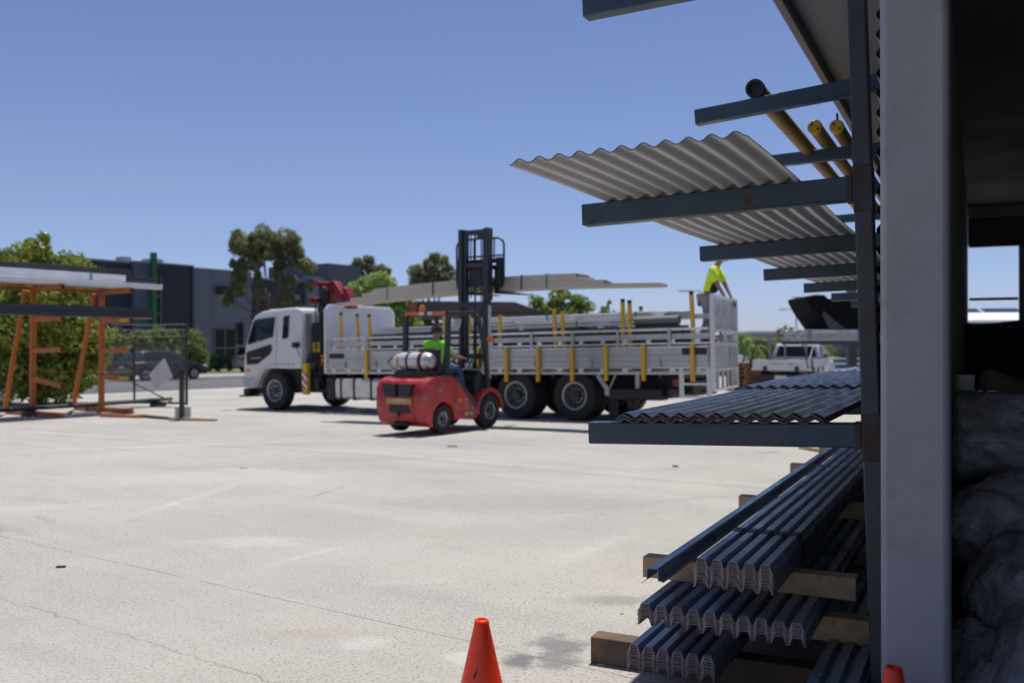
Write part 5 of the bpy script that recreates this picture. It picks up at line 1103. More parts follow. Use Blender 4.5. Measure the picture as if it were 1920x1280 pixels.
m_wrap = M('black_wrap', (0.008, 0.008, 0.010), 0.85, 0, 0.3, 6, bump=0.008, bscale=9, spec=0.1)
w_ = MB(); poly = [(-1.2, 0.0), (-1.33, 0.18), (-1.48, 0.40), (-1.60, 0.62), (-1.64, 0.74), (-1.4, 0.80), (-1.2, 0.79), (-1.12, 0.70), (-0.6, 0.72), (1.2, 0.78), (1.2, 0.0)]
w_.prism(poly, -0.12, 1.4); w_.build('wrap', m_wrap, bk, smooth=40, bevel=0.03)
MB().prism([(-1.12, 0.0), (-1.27, 0.32), (-1.24, 0.42), (-1.0, 0.2), (-0.72, 0.0)], -0.15, -0.125).build('torn_flap', m_post, bk, smooth=0)
MB().span(-1.85, -1.5, 0.2, 0.3, 0.742, 0.762).build('loose_strip', m_galv, bk, smooth=0); MB().span(-0.95, -0.25, -0.14, -0.121, 0.70, 0.76).build('pale_strip', m_galv, bk, smooth=0)
# trailer behind
tl = thing('blue_striped_trailer', 'low trailer with pale blue side stripes right of the ute bonnet', 'trailer', at(1572, 36), R(-6))
m_pb = M('pale_blue_paint', (0.33, 0.45, 0.62), 0.4)
MB().span(-0.4, 6, 0, 2, 0.55, 0.95).build('bed', m_wdark, tl, smooth=0)
s_ = MB()
for z in (0.62, 0.84): s_.span(-0.4, 6, -0.03, -0.003, z - 0.06, z + 0.06)
s_.build('stripe', m_pb, tl, smooth=0); MB().span(-0.45, 6, -0.02, 2, 1.0, 1.07).build('top_rail', m_alu, tl, smooth=0)
MB().span(-0.4, -0.3, 0, 2, 0.951, 0.998).span(5.8, 5.9, 0, 2, 0.951, 0.998).build('post', m_alu, tl, smooth=0)
for x in (1.2, 2.2, 4.8): wheel(tl, x, 0.25, 0.36, 0.36, 0.25, -1, 0.2, m_galv, 0.05, 6, 0.05)
for x in (1.2, 2.2, 4.8): wheel(tl, x, 1.75, 0.36, 0.36, 0.25, 1, 0.2, m_galv, 0.05, 6, 0.05)
cb = thing('brown_crate_load', 'long brown slatted crate with a navy cover riding on the blue striped trailer', 'crate', at(1572, 36) + Vector((0, 0, 1.075)), R(-6))
c_ = MB()
for i in range(4): c_.span(0.4, 5.6, 0.1, 1.9, i*0.085, i*0.085 + 0.075)
c_.build('slats', M('brown_board', (0.13, 0.095, 0.065), 0.8), cb, smooth=0)
MB().span(0.2, 5.7, 0.05, 1.95, 0.345, 0.52).build('cover', M('navy_cover', (0.03, 0.045, 0.10), 0.6), cb, bevel=0.03)
# ================================================================== orange rack and what lies on it
ORZ = math.atan2(B.y, B.x); OL = Vector((-11.43, 22.4, gz(-11.43, 22.4)))
ork = thing('orange_cantilever_rack', 'orange A-frame cantilever rack holding long steel sections at the yard edge', 'rack', OL, ORZ)
OM = Matrix.Translation(OL) @ Matrix.Rotation(ORZ, 4, 'Z')
m_yst = M('yellow_label', (0.62, 0.50, 0.03), 0.5)
for x in (-1.75, 0.0, 1.75):
    q = MB(); q.beam((x, 0, 0.12), (x, 0, 3.08), 0.12, 0.10, up=(0, 1, 0)); q.build('upright', m_orange, ork, bevel=0.008)
    q = MB(); q.beam((x - 0.13, 1.08, 0.1), (x - 0.13, 0.12, 2.98), 0.09, 0.09, up=(0, 1, 0)); q.build('brace', m_orange, ork, bevel=0.008)
    MB().span(x - 0.06, x + 0.06, -1.32, 1.2, 0.0, 0.118).build('base_beam', m_orange, ork, bevel=0.008)
    for z, dz in ((3.02, 0.02), (2.30, 0.0), (1.55, 0.03 if x < 1 else 0.0), (0.87, -0.12 if x < 1 else 0.0)):
        ar = MB().beam((x, -0.062, z), (x, -1.3, z + dz), 0.10, 0.11).build('arm', m_orange, ork, bevel=0.006)
        MB().beam((x, -1.302, z + dz), (x, -1.315, z + dz), 0.09, 0.10).build('end_cap', m_black, ar, smooth=0)
        if x > 1 and z in (2.30, 0.87): MB().span(x + 0.051, x + 0.055, -1.25, -0.85, z + dz - 0.04, z + dz + 0.04).span(x - 0.055, x - 0.051, -1.25, -0.85, z + dz - 0.04, z + dz + 0.04).build('load_label', m_yst, ar, smooth=0)
MB().span(-1.68, -0.07, -0.05, 0.05, 3.0, 3.08).span(0.07, 1.68, -0.05, 0.05, 3.0, 3.08).build('tie_bar', m_orange, ork, bevel=0.006)
def obundle(label, x0, x1, y0, y1, z0, z1, cols, rows, mat, name='steel_bundle', strap=None, bend=0.0, seed=0, cat='steel bundle'):
    t = thing(name, label, cat, OM @ Vector((0, 0, z0)), ORZ, 'steel lengths on the orange rack'); rd = random.Random(seed)
    wd = (y1 - y0)/cols; ht = (z1 - z0)/rows
    for c in range(cols):
        for r in range(rows):
            m = MB(); a0, a1 = x0 + rd.uniform(0, .1), x1 - rd.uniform(0, .1)
            m.beam((a0, y0 + wd*(c + .5), ht*(r + .5)), (a1, y0 + wd*(c + .5), ht*(r + .5) - bend), wd*0.95, ht*0.97); m.build('length', mat, t, bevel=0.006)
    if strap is not None:
        for x in strap:
            s = MB(); s.span(x - 0.025, x + 0.025, y0 - 0.008, y0 - 0.003, 0.003, z1 - z0 + 0.004).span(x - 0.025, x + 0.025, y0 - 0.008, y1, z1 - z0 + 0.006, z1 - z0 + 0.012); s.build('strap', m_strapgreen, t, smooth=0)
obundle('thick white channel pack with a green strap on top of the orange rack', -5, 1.85, -0.95, -0.42, 3.10, 3.42, 2, 2, m_whitesec, strap=(0.9,), seed=1)
obundle('longer thin white lengths sticking out past the white channel pack', -2, 2.75, -1.25, -1.0, 3.10, 3.22, 2, 1, m_whitesec, seed=2)
obundle('black sections lying behind the white channel pack on the orange rack', -5, 2.35, -0.38, -0.08, 3.10, 3.61, 2, 3, m_blacksec, seed=3)
obundle('single black bar overhanging furthest at the back of the orange rack top', -2, 3.4, 0.0, 0.12, 3.36, 3.46, 1, 1, m_blacksec, seed=4, cat='steel bar')
obundle('charcoal grey tube pack on the second arms of the orange rack', -5, 2.55, -1.15, -0.70, 2.365, 2.62, 3, 2, m_blacksec, seed=5)
obundle('pale grey length poking out beyond the charcoal tube pack', -1, 2.85, -0.62, -0.50, 2.365, 2.50, 1, 1, m_galv, seed=6, cat='steel bar')
p0, p1 = at(-60, 21.0), at(322, 26.6); gt = thing('black_ground_tubes', 'long black tubes lying on the ground under the orange rack', 'steel tubes', p0 + Vector((0, 0, 0)), math.atan2(p1.y - p0.y, p1.x - p0.x)); Lg = (p1 - p0).length
for i in range(3): MB().tube([(0.1*i, -0.1*i, 0.19), (Lg - 0.5*i, -0.1*i, 0.17)], 0.048, 10).build('tube', m_blacksec, gt)
for x in (1.5, Lg*0.55, Lg*0.9): MB().span(x - 0.05, x + 0.05, -0.35, 0.15, 0, 0.125).build('packer', m_oldtimber, gt, smooth=0)
for pa, Da, pb_, Db, lab, mt in ((190, 22.0, 268, 21.6, 'rusty orange bar lying beside the foot of the orange rack', m_orange), (318, 20.75, 406, 20.3, 'yellowish timber batten on the concrete by the white block', m_timber), (262, 21.9, 325, 20.9, 'dark timber batten between the rack foot and the white block', m_oldtimber)):
    a_, b_ = at(pa, Da), at(pb_, Db); t = thing('batten', lab, 'batten', a_, math.atan2(b_.y - a_.y, b_.x - a_.x)); MB().span(0, (b_ - a_).length, -0.045, 0.045, 0, 0.07).build('board', mt, t, bevel=0.006)

# ------------------------------------------------------------------ chain link gate, post, sign
g0, g1 = at(192, 26.3), at(350, 25.8); GL = (Vector((g1.x, g1.y)) - Vector((g0.x, g0.y))).length; GRZ = math.atan2(g1.y - g0.y, g1.x - g0.x)
gate = thing('chain_link_gate', 'dark framed chain link gate with barbed wire arms at the yard entrance', 'gate', g0, GRZ)
m_gfr = M('dark_green_gate_frame', (0.022, 0.035, 0.032), 0.5, 0, 0.2)
fr = MB()
for z in (0.10, 0.88, 1.74): fr.tube([(0, 0, z), (GL, 0, z)], 0.028, 8)
for x in (0.0, GL*0.385): fr.tube([(x, 0, 0.06), (x, 0, 1.76)], 0.03, 8)
fr.tube([(GL, 0, -0.02), (GL, 0, 2.32)], 0.04, 8); fr.tube([(GL*0.2, 0, 0.86), (GL*0.83, 0, 0.12)], 0.022, 8); fr.tube([(GL*0.85, 0, 1.75), (GL*0.985, 0, 2.08)], 0.02, 6); fr.tube([(GL*0.15, 0, 2.3), (GL*0.4, 0, 1.76)], 0.02, 6)
fr.build('frame', m_gfr, gate)
cl = MB(); st = 0.075; H0, H1 = 0.12, 1.72
n = int((GL + H1)/st)
for i in range(n):
    for sgn in (1, -1):
        xa = i*st - (H1 - H0) if sgn > 0 else i*st
        pa = [xa, H0]; pb_ = [xa + sgn*(H1 - H0), H1]
        # clip to 0..GL
        if sgn > 0:
            t0 = max(0, -xa); t1 = min(H1 - H0, GL - xa)
            if t1 - t0 < 0.02: continue
            q0, q1 = (xa + t0, H0 + t0), (xa + t1, H0 + t1)
        else:
            t0 = max(0, xa - GL); t1 = min(H1 - H0, xa)
            if t1 - t0 < 0.02: continue
            q0, q1 = (xa - t0, H0 + t0), (xa - t1, H0 + t1)
        cl.beam((q0[0], 0.006*sgn, q0[1]), (q1[0], 0.006*sgn, q1[1]), 0.0026, 0.0026)
cl.build('wire_mesh', m_greysec, gate, smooth=0)
bw = MB()
for z in (1.95, 2.12, 2.27):
    bw.tube([(GL*0.1, 0, z + 0.02), (GL*0.5, 0, z - 0.02), (GL, 0, z)], 0.007, 5)
    for i in range(14): x = GL*0.12 + i*GL*0.063; bw.beam((x - 0.02, 0, z - 0.025), (x + 0.02, 0, z + 0.025), 0.006, 0.006)
bw.build('barbed_wire', m_galv, gate, smooth=0)
sg = thing('diamond_sign', 'blank white diamond shaped board hung on the chain link gate', 'sign', g0 + Vector((0, -0.08, 0)), GRZ)
def gl(px, py): return ((px - 960)/F*25.95 - g0.x)/math.cos(GRZ), 1.5 + (648 - py)/F*25.95 - g0.z
cs = [gl(*q) for q in ((311, 671), (328, 706), (293, 728), (280, 702))]
MB().prism([(x, z) for x, z in cs], -0.012, 0.0).build('board', m_signwhite, sg, smooth=0)
cx_ = sum(c[0] for c in cs)/4
MB().span(cx_ - 0.01, cx_ + 0.01, 0.001, 0.06, 0.86, 0.90).build('wire_tie', m_galv, sg, smooth=0)
bl = thing('white_post_block', 'white concrete block at the foot of the dark gate stop post', 'concrete block', at(343, 20.9), R(25))
MB().span(-0.16, 0.16, -0.13, 0.13, 0, 0.31).build('block', m_concwhite, bl, bevel=0.02)
bp = thing('gate_stop_post', 'short dark steel post standing against the white concrete block', 'post', at(341, 20.65), R(10))
MB().span(-0.05, 0.05, -0.05, 0.05, 0, 1.1).span(-0.1, 0.1, -0.1, 0.1, 0, 0.012).build('shaft', m_gfr, bp, bevel=0.006)
MB().span(-0.055, 0.055, -0.055, 0.055, 0.9, 1.12).build('rusty_cap', m_rust, bp, bevel=0.006)

# ================================================================== blue cantilever rack
O = Vector((1.330, 3.629, 0.0)); U = Vector((0.4452, 0.8954, 0)); LV = Vector((-0.8954, 0.4452, 0)); RRZ = math.atan2(U.y, U.x); LEAN = R(-1.8)
RB = O - LV*0.063
rack = thing('blue_cantilever_rack', 'tall blue steel cantilever rack with rust at its joints, beside the grey column', 'rack', RB, rot=(LEAN, 0, RRZ))
RM = Matrix.Translation(RB) @ Euler((LEAN, 0, RRZ)).to_matrix().to_4x4()
SP = 1.935
for i in range(6):
    x = SP*i
    up_ = MB().span(x - 0.05, x + 0.05, -0.066, 0.0, 0, 3.55)
    uo = up_.build('upright', m_post if i == 0 else m_blue, rack, bevel=0.006)
    MB().span(x - 0.09, x + 0.09, -0.10, 0.30, -0.035, -0.002).build('foot_plate', m_blue, uo, smooth=0)
    for lv_, (z, ext, tip) in enumerate(((1.11, 0.0, 1.125), (2.06, 0.0, 1.126), (2.972, 0.058 if i == 1 else 0.0, 1.13 if i == 1 else 1.094))):
        if i == 5 and lv_ == 2: continue
        ar = MB().beam((x, 0.002, z + 0.047), (x, tip, z + 0.047 - ext), 0.075, 0.094)
        ao = ar.build('arm', m_blue, rack, bevel=0.006)
        if i <= 1:
            MB().span(x - 0.052, x + 0.052, -0.0685, 0.0025, z - 0.05, z + 0.13).build('rusty_joint', m_rustmix, uo, bevel=0.004)
            MB().span(x - 0.0395, x + 0.0395, 0.004, 0.03, z - 0.004, z + 0.098).build('weld', m_rustmix, ao, bevel=0.003)
# ------------------------------------------------------------------ sheets on the rack (leaned with it)
def rthing(name, label, cat, x, y, z, group=None): return thing(name, label, cat, RM @ Vector((x, y, z)), rot=(LEAN, 0, RRZ), group=group)
YO = 0.026
AT = lambda z: z + 0.094
t0 = rthing('corrugated_sheet', 'dark topped corrugated sheet with pale underside, jutting out on the middle arms', 'roofing sheet', -0.97, 0.20, AT(2.06) + 0.0115)
sheet(corrug(11, 0.0735, 0.0088, 0, 14), [i*0.2 for i in range(38)], lambda x, y: -0.006*math.sin((x - 0.97)*math.pi/1.935)**2*(1 if x > 0.97 else 0) - 0.010*max(0, 0.97 - x)**2 + 0.004*math.sin(x*1.7 + y*2), 0.0035, 0, 1, 2).build('formed_sheet', [m_sheet_top, m_sheet_under, m_dark], t0, smooth=60, fix=False)
t1 = rthing('corrugated_sheet', 'second corrugated sheet nested on top of the jutting one', 'roofing sheet', -0.90, 0.205, AT(2.06) + 0.0165)
sheet(corrug(11, 0.0735, 0.0088, 0, 14), [i*0.2 for i in range(38)], lambda x, y: -0.006*math.sin((x - 0.97)*math.pi/1.935)**2*(1 if x > 0.97 else 0) - 0.010*max(0, 0.97 - x)**2 + 0.004*math.sin(x*1.7 + y*2), 0.0035, 0, 1, 2).build('formed_sheet', [m_sheet_top, m_sheet_under, m_dark], t1, smooth=60, fix=False)
def zbot(x):
    def sm(a_, b_, v): v = min(1, max(0, (v - a_)/(b_ - a_))); return v*v*(3 - 2*v)
    return 0.012*sm(0.9, 3.0, x)
lo = [('bottom slate corrugated sheet of the stack on the lowest arms', 0), ('second slate corrugated sheet up in the stack on the lowest arms', 1), ('third slate corrugated sheet up in the stack on the lowest arms', 2), ('top slate corrugated sheet of the near stack on the lowest arms', 3)]
for lab, i in lo:
    t = rthing('corrugated_sheet', lab, 'roofing sheet', -0.075 + 0.012*(i % 2), 0.105 + YO + 0.004*(i % 3), AT(1.11) + 0.0118 + 0.0080*i, 'slate sheets on the lowest arms')
    sheet(corrug(11, 0.077, 0.0088, 0, 14), [0.15*k for k in range(28)], lambda x, y: zbot(x), 0.004, 0, 1, 2).build('formed_sheet', [m_sheet_top2, m_greysec, m_edgedark], t, smooth=60, fix=False)
for i in range(2):
    t = rthing('corrugated_sheet', ('lower', 'upper')[i] + ' sheet of the far lapped stack behind the near slate stack', 'roofing sheet', 2.25 + 0.03*i, 0.11 + YO, AT(1.11) + 0.0440 + 0.0090*i, 'far lapped slate sheets')
    sheet(corrug(11, 0.077, 0.0088, 0, 12), [0.25*k for k in range(25)], lambda x, y: zbot(x + 2.25) + 0.004*math.sin(x*0.9), 0.004, 0, 1, 2).build('formed_sheet', [m_sheet_top2, m_greysec, m_edgedark], t, smooth=60, fix=False)
# yellow pipes on the top arms
for x0, y, z, r, lab in ((SP - 0.028, 0.79, 3.085, 0.054, 'long open ended yellow pipe, nearest on the top arms'), (3.35, 0.655, 3.133, 0.050, 'middle capped yellow pipe on the top arms'), (3.42, 0.51, 3.130, 0.050, 'right hand capped yellow pipe with a small pin on top')):
    t = rthing('yellow_pipe', lab, 'pipe', x0, y - 0.035, z, 'yellow pipes on the top arms')
    if 'open' in lab:
        MB().lathe([(r, 0), (r, 6.2), (r*0.88, 6.2), (r*0.88, 0), (r, 0)], 24, Matrix.Rotation(R(90), 4, 'Y'), caps=False).build('shell', m_pipe, t, smooth=50)
        MB().lathe([(r*0.87, 0.03), (0.001, 0.03)], 24, Matrix.Rotation(R(90), 4, 'Y'), caps=False).lathe([(r*0.80, -0.004), (r*1.06, -0.004), (r*1.06, 0.05), (r*1.005, 0.052), (r*1.005, 0.0)], 24, Matrix.Rotation(R(90), 4, 'Y'), caps=False).build('dark_end_ring', m_black, t)
    else:
        MB().lathe([(r, 0), (r, 5.4)], 24, Matrix.Rotation(R(90), 4, 'Y')).build('shell', m_pipe, t, smooth=50)
        MB().lathe([(0.001, -0.012), (r*0.9, -0.012), (r*1.06, -0.004), (r*1.06, 0.03), (r*1.004, 0.032)], 24, Matrix.Rotation(R(90), 4, 'Y'), caps=False).build('end_cap', m_yellow, t)
        for yy, zz in ((0.02, 0.02), (-0.022, -0.018)): MB().lathe([(0.009, -0.02), (0.009, -0.012)], 10, Matrix.Translation((0, yy, zz)) @ Matrix.Rotation(R(90), 4, 'Y')).build('hole', m_black, t)
        if 'pin' in lab: MB().tube([(0.05, 0, r), (0.05, 0, r + 0.06)], 0.009, 8).build('pin', m_rust, t)

# ------------------------------------------------------------------ ground piles (rack frame, upright)
RZM = Matrix.Translation(O) @ Matrix.Rotation(RRZ, 4, 'Z')
def gthing(name, label, cat, x, y, z, group=None, rz=0.0): return thing(name, label, cat, RZM @ Vector((x, y, z)), RRZ + rz, group)
def pile(label, x0, y_left, wdt, z0, nrib, h, nl, dz, L, straps=(), seed=0, rz=0.0):
    t = gthing('sheet_bundle', label, 'sheet bundle', x0, y_left - wdt, z0, 'trapezoid sheet bundles under the blue rack', rz); rd = random.Random(seed)
    me = None
    for i in range(nl):
        if me is None:
            o = sheet(trapz(nrib, wdt/nrib, h), [0, L*0.5, L], None, dz*0.27, 0, 1, 2).build('sheet', [m_sheet_top, m_edge, m_edge], t, smooth=0, fix=False); me = o
        else: o = me.copy(); COL.objects.link(o)
        o.location = (rd.uniform(-0.006, 0.006), rd.uniform(-0.0002, 0.0002), dz*(i + 0.8))
    zt = dz*(nl - 0.2)
    for x in straps:
        s = MB(); pr = trapz(nrib, wdt/nrib, h); pp_ = [(x, y, z + zt + 0.0025) for y, z in pr] + [(x + 0.03, y, z + zt + 0.0025) for y, z in pr]; n = len(pr)
        s.add(pp_, [(k, k+1, n+k+1, n+k) for k in range(n-1)])
        s.span(x, x + 0.03, -0.004, -0.001, 0, zt).span(x, x + 0.03, wdt + 0.001, wdt + 0.004, 0, zt)
        s.build('strap', m_strapblack, t, smooth=0)
    return t
pile('low bundle of dark ribbed sheets on the old ground timber, leftmost and lowest', -0.05, 0.915, 0.377, 0.127, 6, 0.030, 18, 0.0045, 5.6, (), 1)
pile('wide bundle of dark ribbed sheets in the middle of the ground piles', -0.118, 0.846, 0.675, 0.342, 10, 0.030, 15, 0.0043, 6.0, (1.4,), 2)
pile('narrow strapped bundle of dark ribbed sheets on top of the ground piles', -0.132, 0.604, 0.316, 0.532, 5, 0.032, 20, 0.0043, 6.2, (0.62, 0.67, 3.2), 3)
pile('narrow dark bundle of ribbed sheets tight against the rack post at the right', -0.28, 0.167, 0.205, 0.127, 3, 0.030, 18, 0.0050, 5.6, (), 4)
# bearers
def bearer(label, x, y0, y1, z0, z1, mat, rz=0.0, wx=0.09):
    t = gthing('timber_bearer', label, 'timber', x, y0, z0, 'timber bearers under the sheet bundles', rz)
    MB().span(-wx/2, wx/2, 0, y1 - y0, 0, z1 - z0).build('block', mat, t, bevel=0.004)
bearer('dark brown old timber on the ground, sticking out beneath the lowest bundle', 0.364, -0.02, 1.224, 0.0, 0.125, m_oldtimber, wx=0.11)
bearer('pale pine bearer with a knot, under the wide bundle at the right', 0.42, -0.012, 0.82, 0.232, 0.34, m_timber)
bearer('pale pine bearer carrying the front of the strapped top bundle and the loose capping', 0.35, 0.035, 0.965, 0.435, 0.53, m_timber)
for k, (x, lab) in enumerate(((2.3, 'second pine bearer back under the top bundle'), (4.15, 'third pine bearer back under the top bundle'), (5.7, 'furthest pine bearer under the top bundle'))):
    bearer(lab, x, 0.03, 0.97, 0.435, 0.53, m_timber)
for k, (x, lab) in enumerate(((2.35, 'old ground timber second back under the lowest bundles'), (4.4, 'old ground timber furthest back under the lowest bundles'))): bearer(lab, x, -0.02, 1.1, 0.0, 0.125, m_oldtimber, wx=0.11)
for k, (x, lab) in enumerate(((2.32, 'pine bearer second back under the wide bundle'), (4.3, 'pine bearer furthest back under the wide bundle'))): bearer(lab, x, 0.0, 0.82, 0.232, 0.34, m_timber)
cpg = gthing('ridge_capping', 'single long dark folded capping lying loose along the left of the top bundle', 'capping', -0.175, 0.755, 0.534)
prof = [(0.055, -0.012), (0.032, 0.006), (0.032, 0.045), (0.024, 0.052), (-0.012, 0.052), (-0.018, 0.045), (-0.018, 0.006), (-0.034, 0.004), (-0.04, -0.0)]
sheet([(y, z + 0.012) for y, z in prof[::-1]], [0, 3.0, 5.9], None, 0.003, 0, 0, 0).build('folded_strip', [m_sheet_top], cpg, smooth=0)

# ================================================================== the warehouse at the right
m_col = M('painted_column_render', (0.42, 0.42, 0.455), 0.7, 0, 0.06, 2, dirt=(0.33, 0.33, 0.355), dirt_lo=0.5, dirt_hi=0.72, dscale=3.5, bump=0.0025, bscale=170)
m_soffit = M('soffit_board', (0.23, 0.24, 0.26), 0.75, 0, 0.06, 1.5)
m_inner = M('interior_wall', (0.28, 0.28, 0.285), 0.8, 0, 0.15, 1)
m_gutter = M('gutter_paint', (0.16, 0.16, 0.165), 0.5)
m_clad = M('corrugated_wall_cladding', (0.10, 0.105, 0.115), 0.45, 0.1, 0.12, 3)
wh = thing('warehouse', 'dark open sided warehouse at the right with a rendered grey corner column and wide eaves', 'warehouse', O, RRZ)
MB().span(-0.31, -0.055, -0.335, -0.114, 0, 3.598).build('column', m_col, wh, bevel=0.022)
MB().span(-0.05, 12, -0.28, -0.12, 0, 3.597).build('wall', m_inner, wh, smooth=0)
cz = corrug(47, 0.0765, 0.011, 0, 10)
c_ = MB(); n = len(cz); vs = [(x, -0.078 + z, y) for x in (0.075, 11.9) for y, z in cz] + [(x, -0.081 + z, y) for x in (0.075, 11.9) for y, z in cz]
c_.add(vs, [(k, k+1, n+k+1, n+k) for k in range(n-1)] + [(2*n+k, 3*n+k, 3*n+k+1, 2*n+k+1) for k in range(n-1)] + [(k, 2*n+k, 2*n+k+1, k+1) for k in range(n-1)])
c_.build('cladding', m_clad, wh, smooth=60)
MB().span(-10, 13, -12, 0.60, 3.60, 3.62).build('soffit', m_soffit, wh, smooth=0)
MB().span(-10.05, 13.05, -12.05, 0.63, 3.624, 3.95).build('roof', m_gutter, wh, smooth=0)
gu = MB().span(-10.05, 13.05, 0.602, 0.662, 3.53, 3.622).build('gutter', m_gutter, wh, bevel=0.01)
MB().span(-10, 12.2, -12.2, -12.0, 0, 3.595).build('side_wall', m_inner, wh, smooth=0)
bwl = MB().span(12.0, 12.2, -12, -0.965, 0, 3.593).span(12.0, 12.2, -0.964, -0.281, 3.04, 3.592).build('back_wall', m_inner, wh, smooth=0)
MB().span(11.9, 11.99, -3.0, -0.29, 2.98, 3.42).build('door_lintel', m_black, wh, smooth=0)
MB().span(11.93, 11.985, -0.95, -0.30, 2.18, 2.22).build('door_rail', m_black, wh, smooth=0)
for y in (-3, -6, -9): MB().span(-9.9, 11.9, y - 0.1, y + 0.1, 3.35, 3.59).build('rafter', m_inner, wh, smooth=0)

# contents seen in the dark doorway
from mathutils import noise as mnoise
m_plastic = M('clear_grey_plastic', (0.27, 0.27, 0.295), 0.26, 0, 0.3, 4, bump=0.03, bscale=18, coat=0.4)
m_insul = M('brown_insulation', (0.30, 0.20, 0.13), 0.9, 0, 0.25, 5, bump=0.03, bscale=12)
def mound(name, label, cat, x0, x1, y0, y1, h, mat, seed, fold=0.10, fr=3.2, nx=70, ny=60, steep=4.5, steepx=4.5):
    t = gthing(name, label, cat, 0, 0, 0); m = MB(); vs = []
    for i in range(nx + 1):
        for j in range(ny + 1):
            fx, fy = i/nx, j/ny; x = x0 + (x1 - x0)*fx; y = y0 + (y1 - y0)*fy
            e = min(1, steepx*min(fx, 1 - fx))**0.5*min(1, steep*min(fy, 1 - fy))**0.5
            p_ = Vector((x*fr + seed, y*fr*0.8, seed*1.7))
            rid = 1 - abs(mnoise.noise(p_ + mnoise.noise_vector(p_*0.6)*0.9))*2
            fine_ = 1 - abs(mnoise.noise(p_*3.1 + mnoise.noise_vector(p_*1.4)*1.2))*2
            z = h*e*(0.80 + 0.25*mnoise.noise(p_*0.35)) + e*fold*rid*0.8 + e*fold*0.35*fine_
            vs.append((x + 0.06*mnoise.noise(p_*1.3 + Vector((9, 2, 1))), y, max(0, z)))
    n = ny + 1
    m.add(vs, [(i*n + j, (i+1)*n + j, (i+1)*n + j + 1, i*n + j + 1) for i in range(nx) for j in range(ny)])
    m.build('surface', mat, t, smooth=180); return t
mound('plastic_heap', 'crumpled heap of grey plastic wrapping just inside the warehouse doorway', 'plastic heap', -0.12, 2.9, -2.9, -0.345, 0.86, m_plastic, 3.1, 0.15, 3.6, 130, 110, steep=9, steepx=7)
mound('insulation_pile', 'dark brown insulation pile deep inside the warehouse', 'insulation pile', 2.9, 6.0, -3.6, -0.22, 1.42, m_insul, 7.7, 0.07, 1.5, steep=14)
mound('black_sheet_pile', 'black sheeting piled at the back of the warehouse under the bright opening', 'sheeting pile', 7.0, 10.0, -5.0, -0.20, 1.84, m_black, 4.2, 0.05, 1.2, steep=200)
for k, (x, y, z, r, lab) in enumerate(((0.24, -0.50, 0.22, 0.21, 'lowest crumpled plastic bag against the back of the grey column'), (0.42, -0.60, 0.52, 0.22, 'middle crumpled plastic bag in the warehouse doorway'), (0.66, -0.52, 0.74, 0.20, 'highest crumpled plastic bag, tucked under the wrapped roll'))):
    t = gthing('plastic_bag', lab, 'plastic bag', x, y, z, 'crumpled plastic bags in the doorway', 0.7*k); m = MB(); m.sphere((0, 0, 0), r, 56, 40)
    m.v = [tuple(Vector(v)*(1 + 0.22*mnoise.noise(Vector(v)*5 + Vector((k*3, 1, 2))) + 0.16*(1 - 2*abs(mnoise.noise(Vector(v)*9 + mnoise.noise_vector(Vector(v)*7)*0.9 + Vector((k, 5, k)))))) ) for v in m.v]
    m.build('film', m_plastic, t, smooth=180)
rl_ = gthing('plastic_wrapped_roll', 'fat roll wrapped in creased grey plastic lying on the plastic heap', 'wrapped roll', 1.02, -0.30, 1.055, rz=R(6))
m = MB(); pr = []; nn = 70
for i in range(nn + 1):
    yy = -1.5*i/nn; rr = 0.222 + 0.03*mnoise.noise(Vector((yy*3.5, 1, 2)))
    pr.append((rr if 0 < i < nn else 0.12, -yy))
m.lathe([(0.001, 0.0)] + pr + [(0.001, 1.5)], 56, AXY, caps=False)
m.v = [(x + 0.035*mnoise.noise(Vector((x*5, y*3, z*5))) + 0.016*(1 - abs(mnoise.noise(Vector((x*11, y*6, z*11))))*2), y, z + 0.035*mnoise.noise(Vector((x*5 + 5, y*3, z*5))) + 0.018*(1 - abs(mnoise.noise(Vector((x*11 + 5, y*6, z*11))))*2) - 0.03*(y + 0.45)**2) for x, y, z in m.v]
m.build('wrapping', m_plastic, rl_, smooth=180)
tbx = gthing('pale_cardboard_tube', 'pale cardboard tube end standing behind the grey column', 'tube', 1.9, -0.355, 0.72)
MB().lathe([(0.04, 0), (0.052, 0.62), (0.045, 0.62), (0.038, 0.4)], 20, caps=False).build('shell', m_concwhite, tbx)

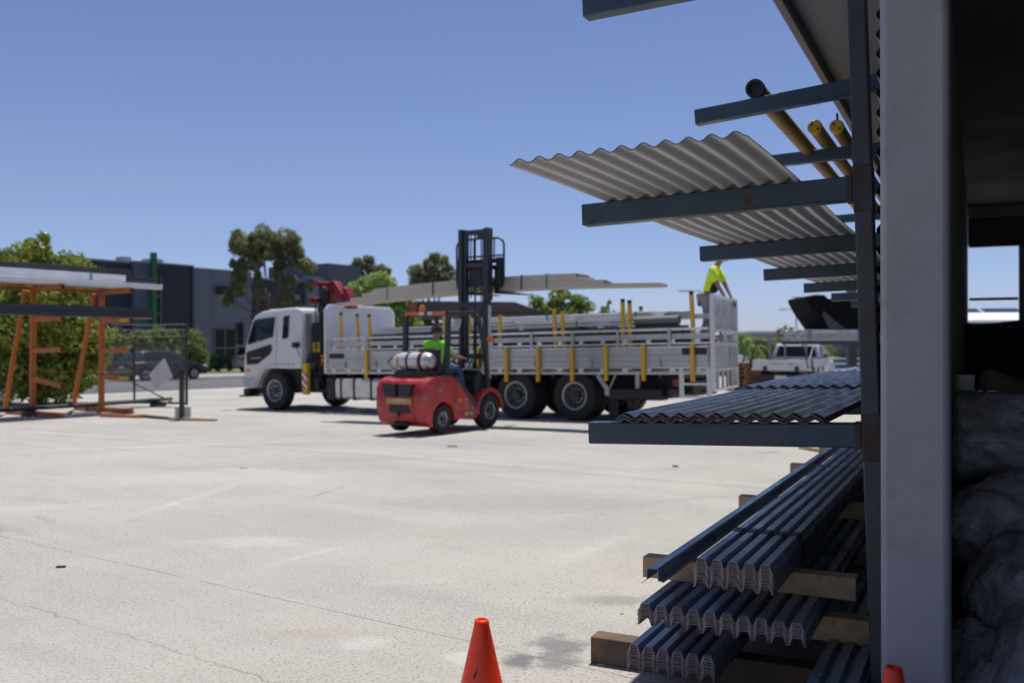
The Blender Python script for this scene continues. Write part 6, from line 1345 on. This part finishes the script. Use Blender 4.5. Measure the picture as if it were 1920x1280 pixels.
# ================================================================== cones and litter
def cone(label, x, y):
    t = thing('traffic_cone', label, 'traffic cone', (x, y, 0), 0.4, 'traffic cones at the loading edge')
    MB().lathe([(0.125, 0.026), (0.118, 0.04), (0.030, 0.425), (0.029, 0.438), (0.026, 0.447), (0.021, 0.449), (0.017, 0.445), (0.016, 0.40), (0.09, 0.05)], 40, caps=False).build('body', m_cone, t, smooth=50)
    MB().span(-0.15, 0.15, -0.15, 0.15, 0.0, 0.027).build('base', m_cone, t, bevel=0.01)
    return t
c1 = cone('orange cone in full sun on the concrete with a black scuff', -0.117, 3.62)
sc = MB(); pts = [(-.030, .245), (-.026, .262), (-.018, .275), (-.012, .29), (-.016, .268), (-.020, .25), (-.027, .238)]
def oncone(x, z): r = 0.118 - (z - 0.04)*(0.088/0.385) + 0.0006; return (x, -math.sqrt(max(0, r*r - x*x)), z)
sc.add([oncone(x, z) for x, z in pts], [tuple(range(len(pts)))])
o = sc.build('scuff', m_black, c1, smooth=0); o.rotation_euler = (0, 0, -0.4)
cone('shaded orange cone in front of the grey column', 1.252, 3.085)
for px, py, lab, nm, d, mt in ((1130, 1243, 'scrap of white paper beside the old ground timber', 'paper_scrap', (0.055, 0.04, 0.004), m_signwhite), (1128, 1224, 'thin white paper strip at the end of the old ground timber', 'paper_scrap', (0.03, 0.05, 0.006), m_signwhite),
                               (115, 1063, 'small black rubber offcut on the left of the concrete', 'rubber_offcut', (0.06, 0.02, 0.012), m_black), (457, 876, 'tiny pinkish litter scrap out on the open concrete', 'litter_scrap', (0.09, 0.05, 0.015), m_concwhite),
                               (1266, 875, 'white plastic scrap on the concrete left of the stacked sheets', 'plastic_scrap', (0.06, 0.05, 0.03), m_signwhite), (1440, 848, 'strip of green strapping lying on the concrete', 'strap_offcut', (0.28, 0.02, 0.004), m_strapgreen),
                               (1166, 1150, 'tiny teal strap offcut near the wide sheet bundle', 'strap_offcut', (0.018, 0.008, 0.004), m_strapgreen), (848, 837, 'brown leaf litter on the concrete in front of the forklift', 'litter_scrap', (0.14, 0.05, 0.012), m_brown)):
    D = 1.5*F/(py - HY); p = at(px, D); t = tag(MB().box((0, 0, d[2]/2), d).build(nm, mt, None, smooth=0), lab, 'scrap'); t.location = p; t.rotation_euler = (0, 0, 0.2)
a_, b_ = at(1500, 13.7), at(1541, 13.2); t = thing('batten', 'pale short batten on the concrete just behind the lowest rack arm', 'batten', a_, math.atan2(b_.y - a_.y, b_.x - a_.x)); MB().span(0, 0.75, -0.03, 0.03, 0, 0.05).build('board', m_timber, t, bevel=0.004)
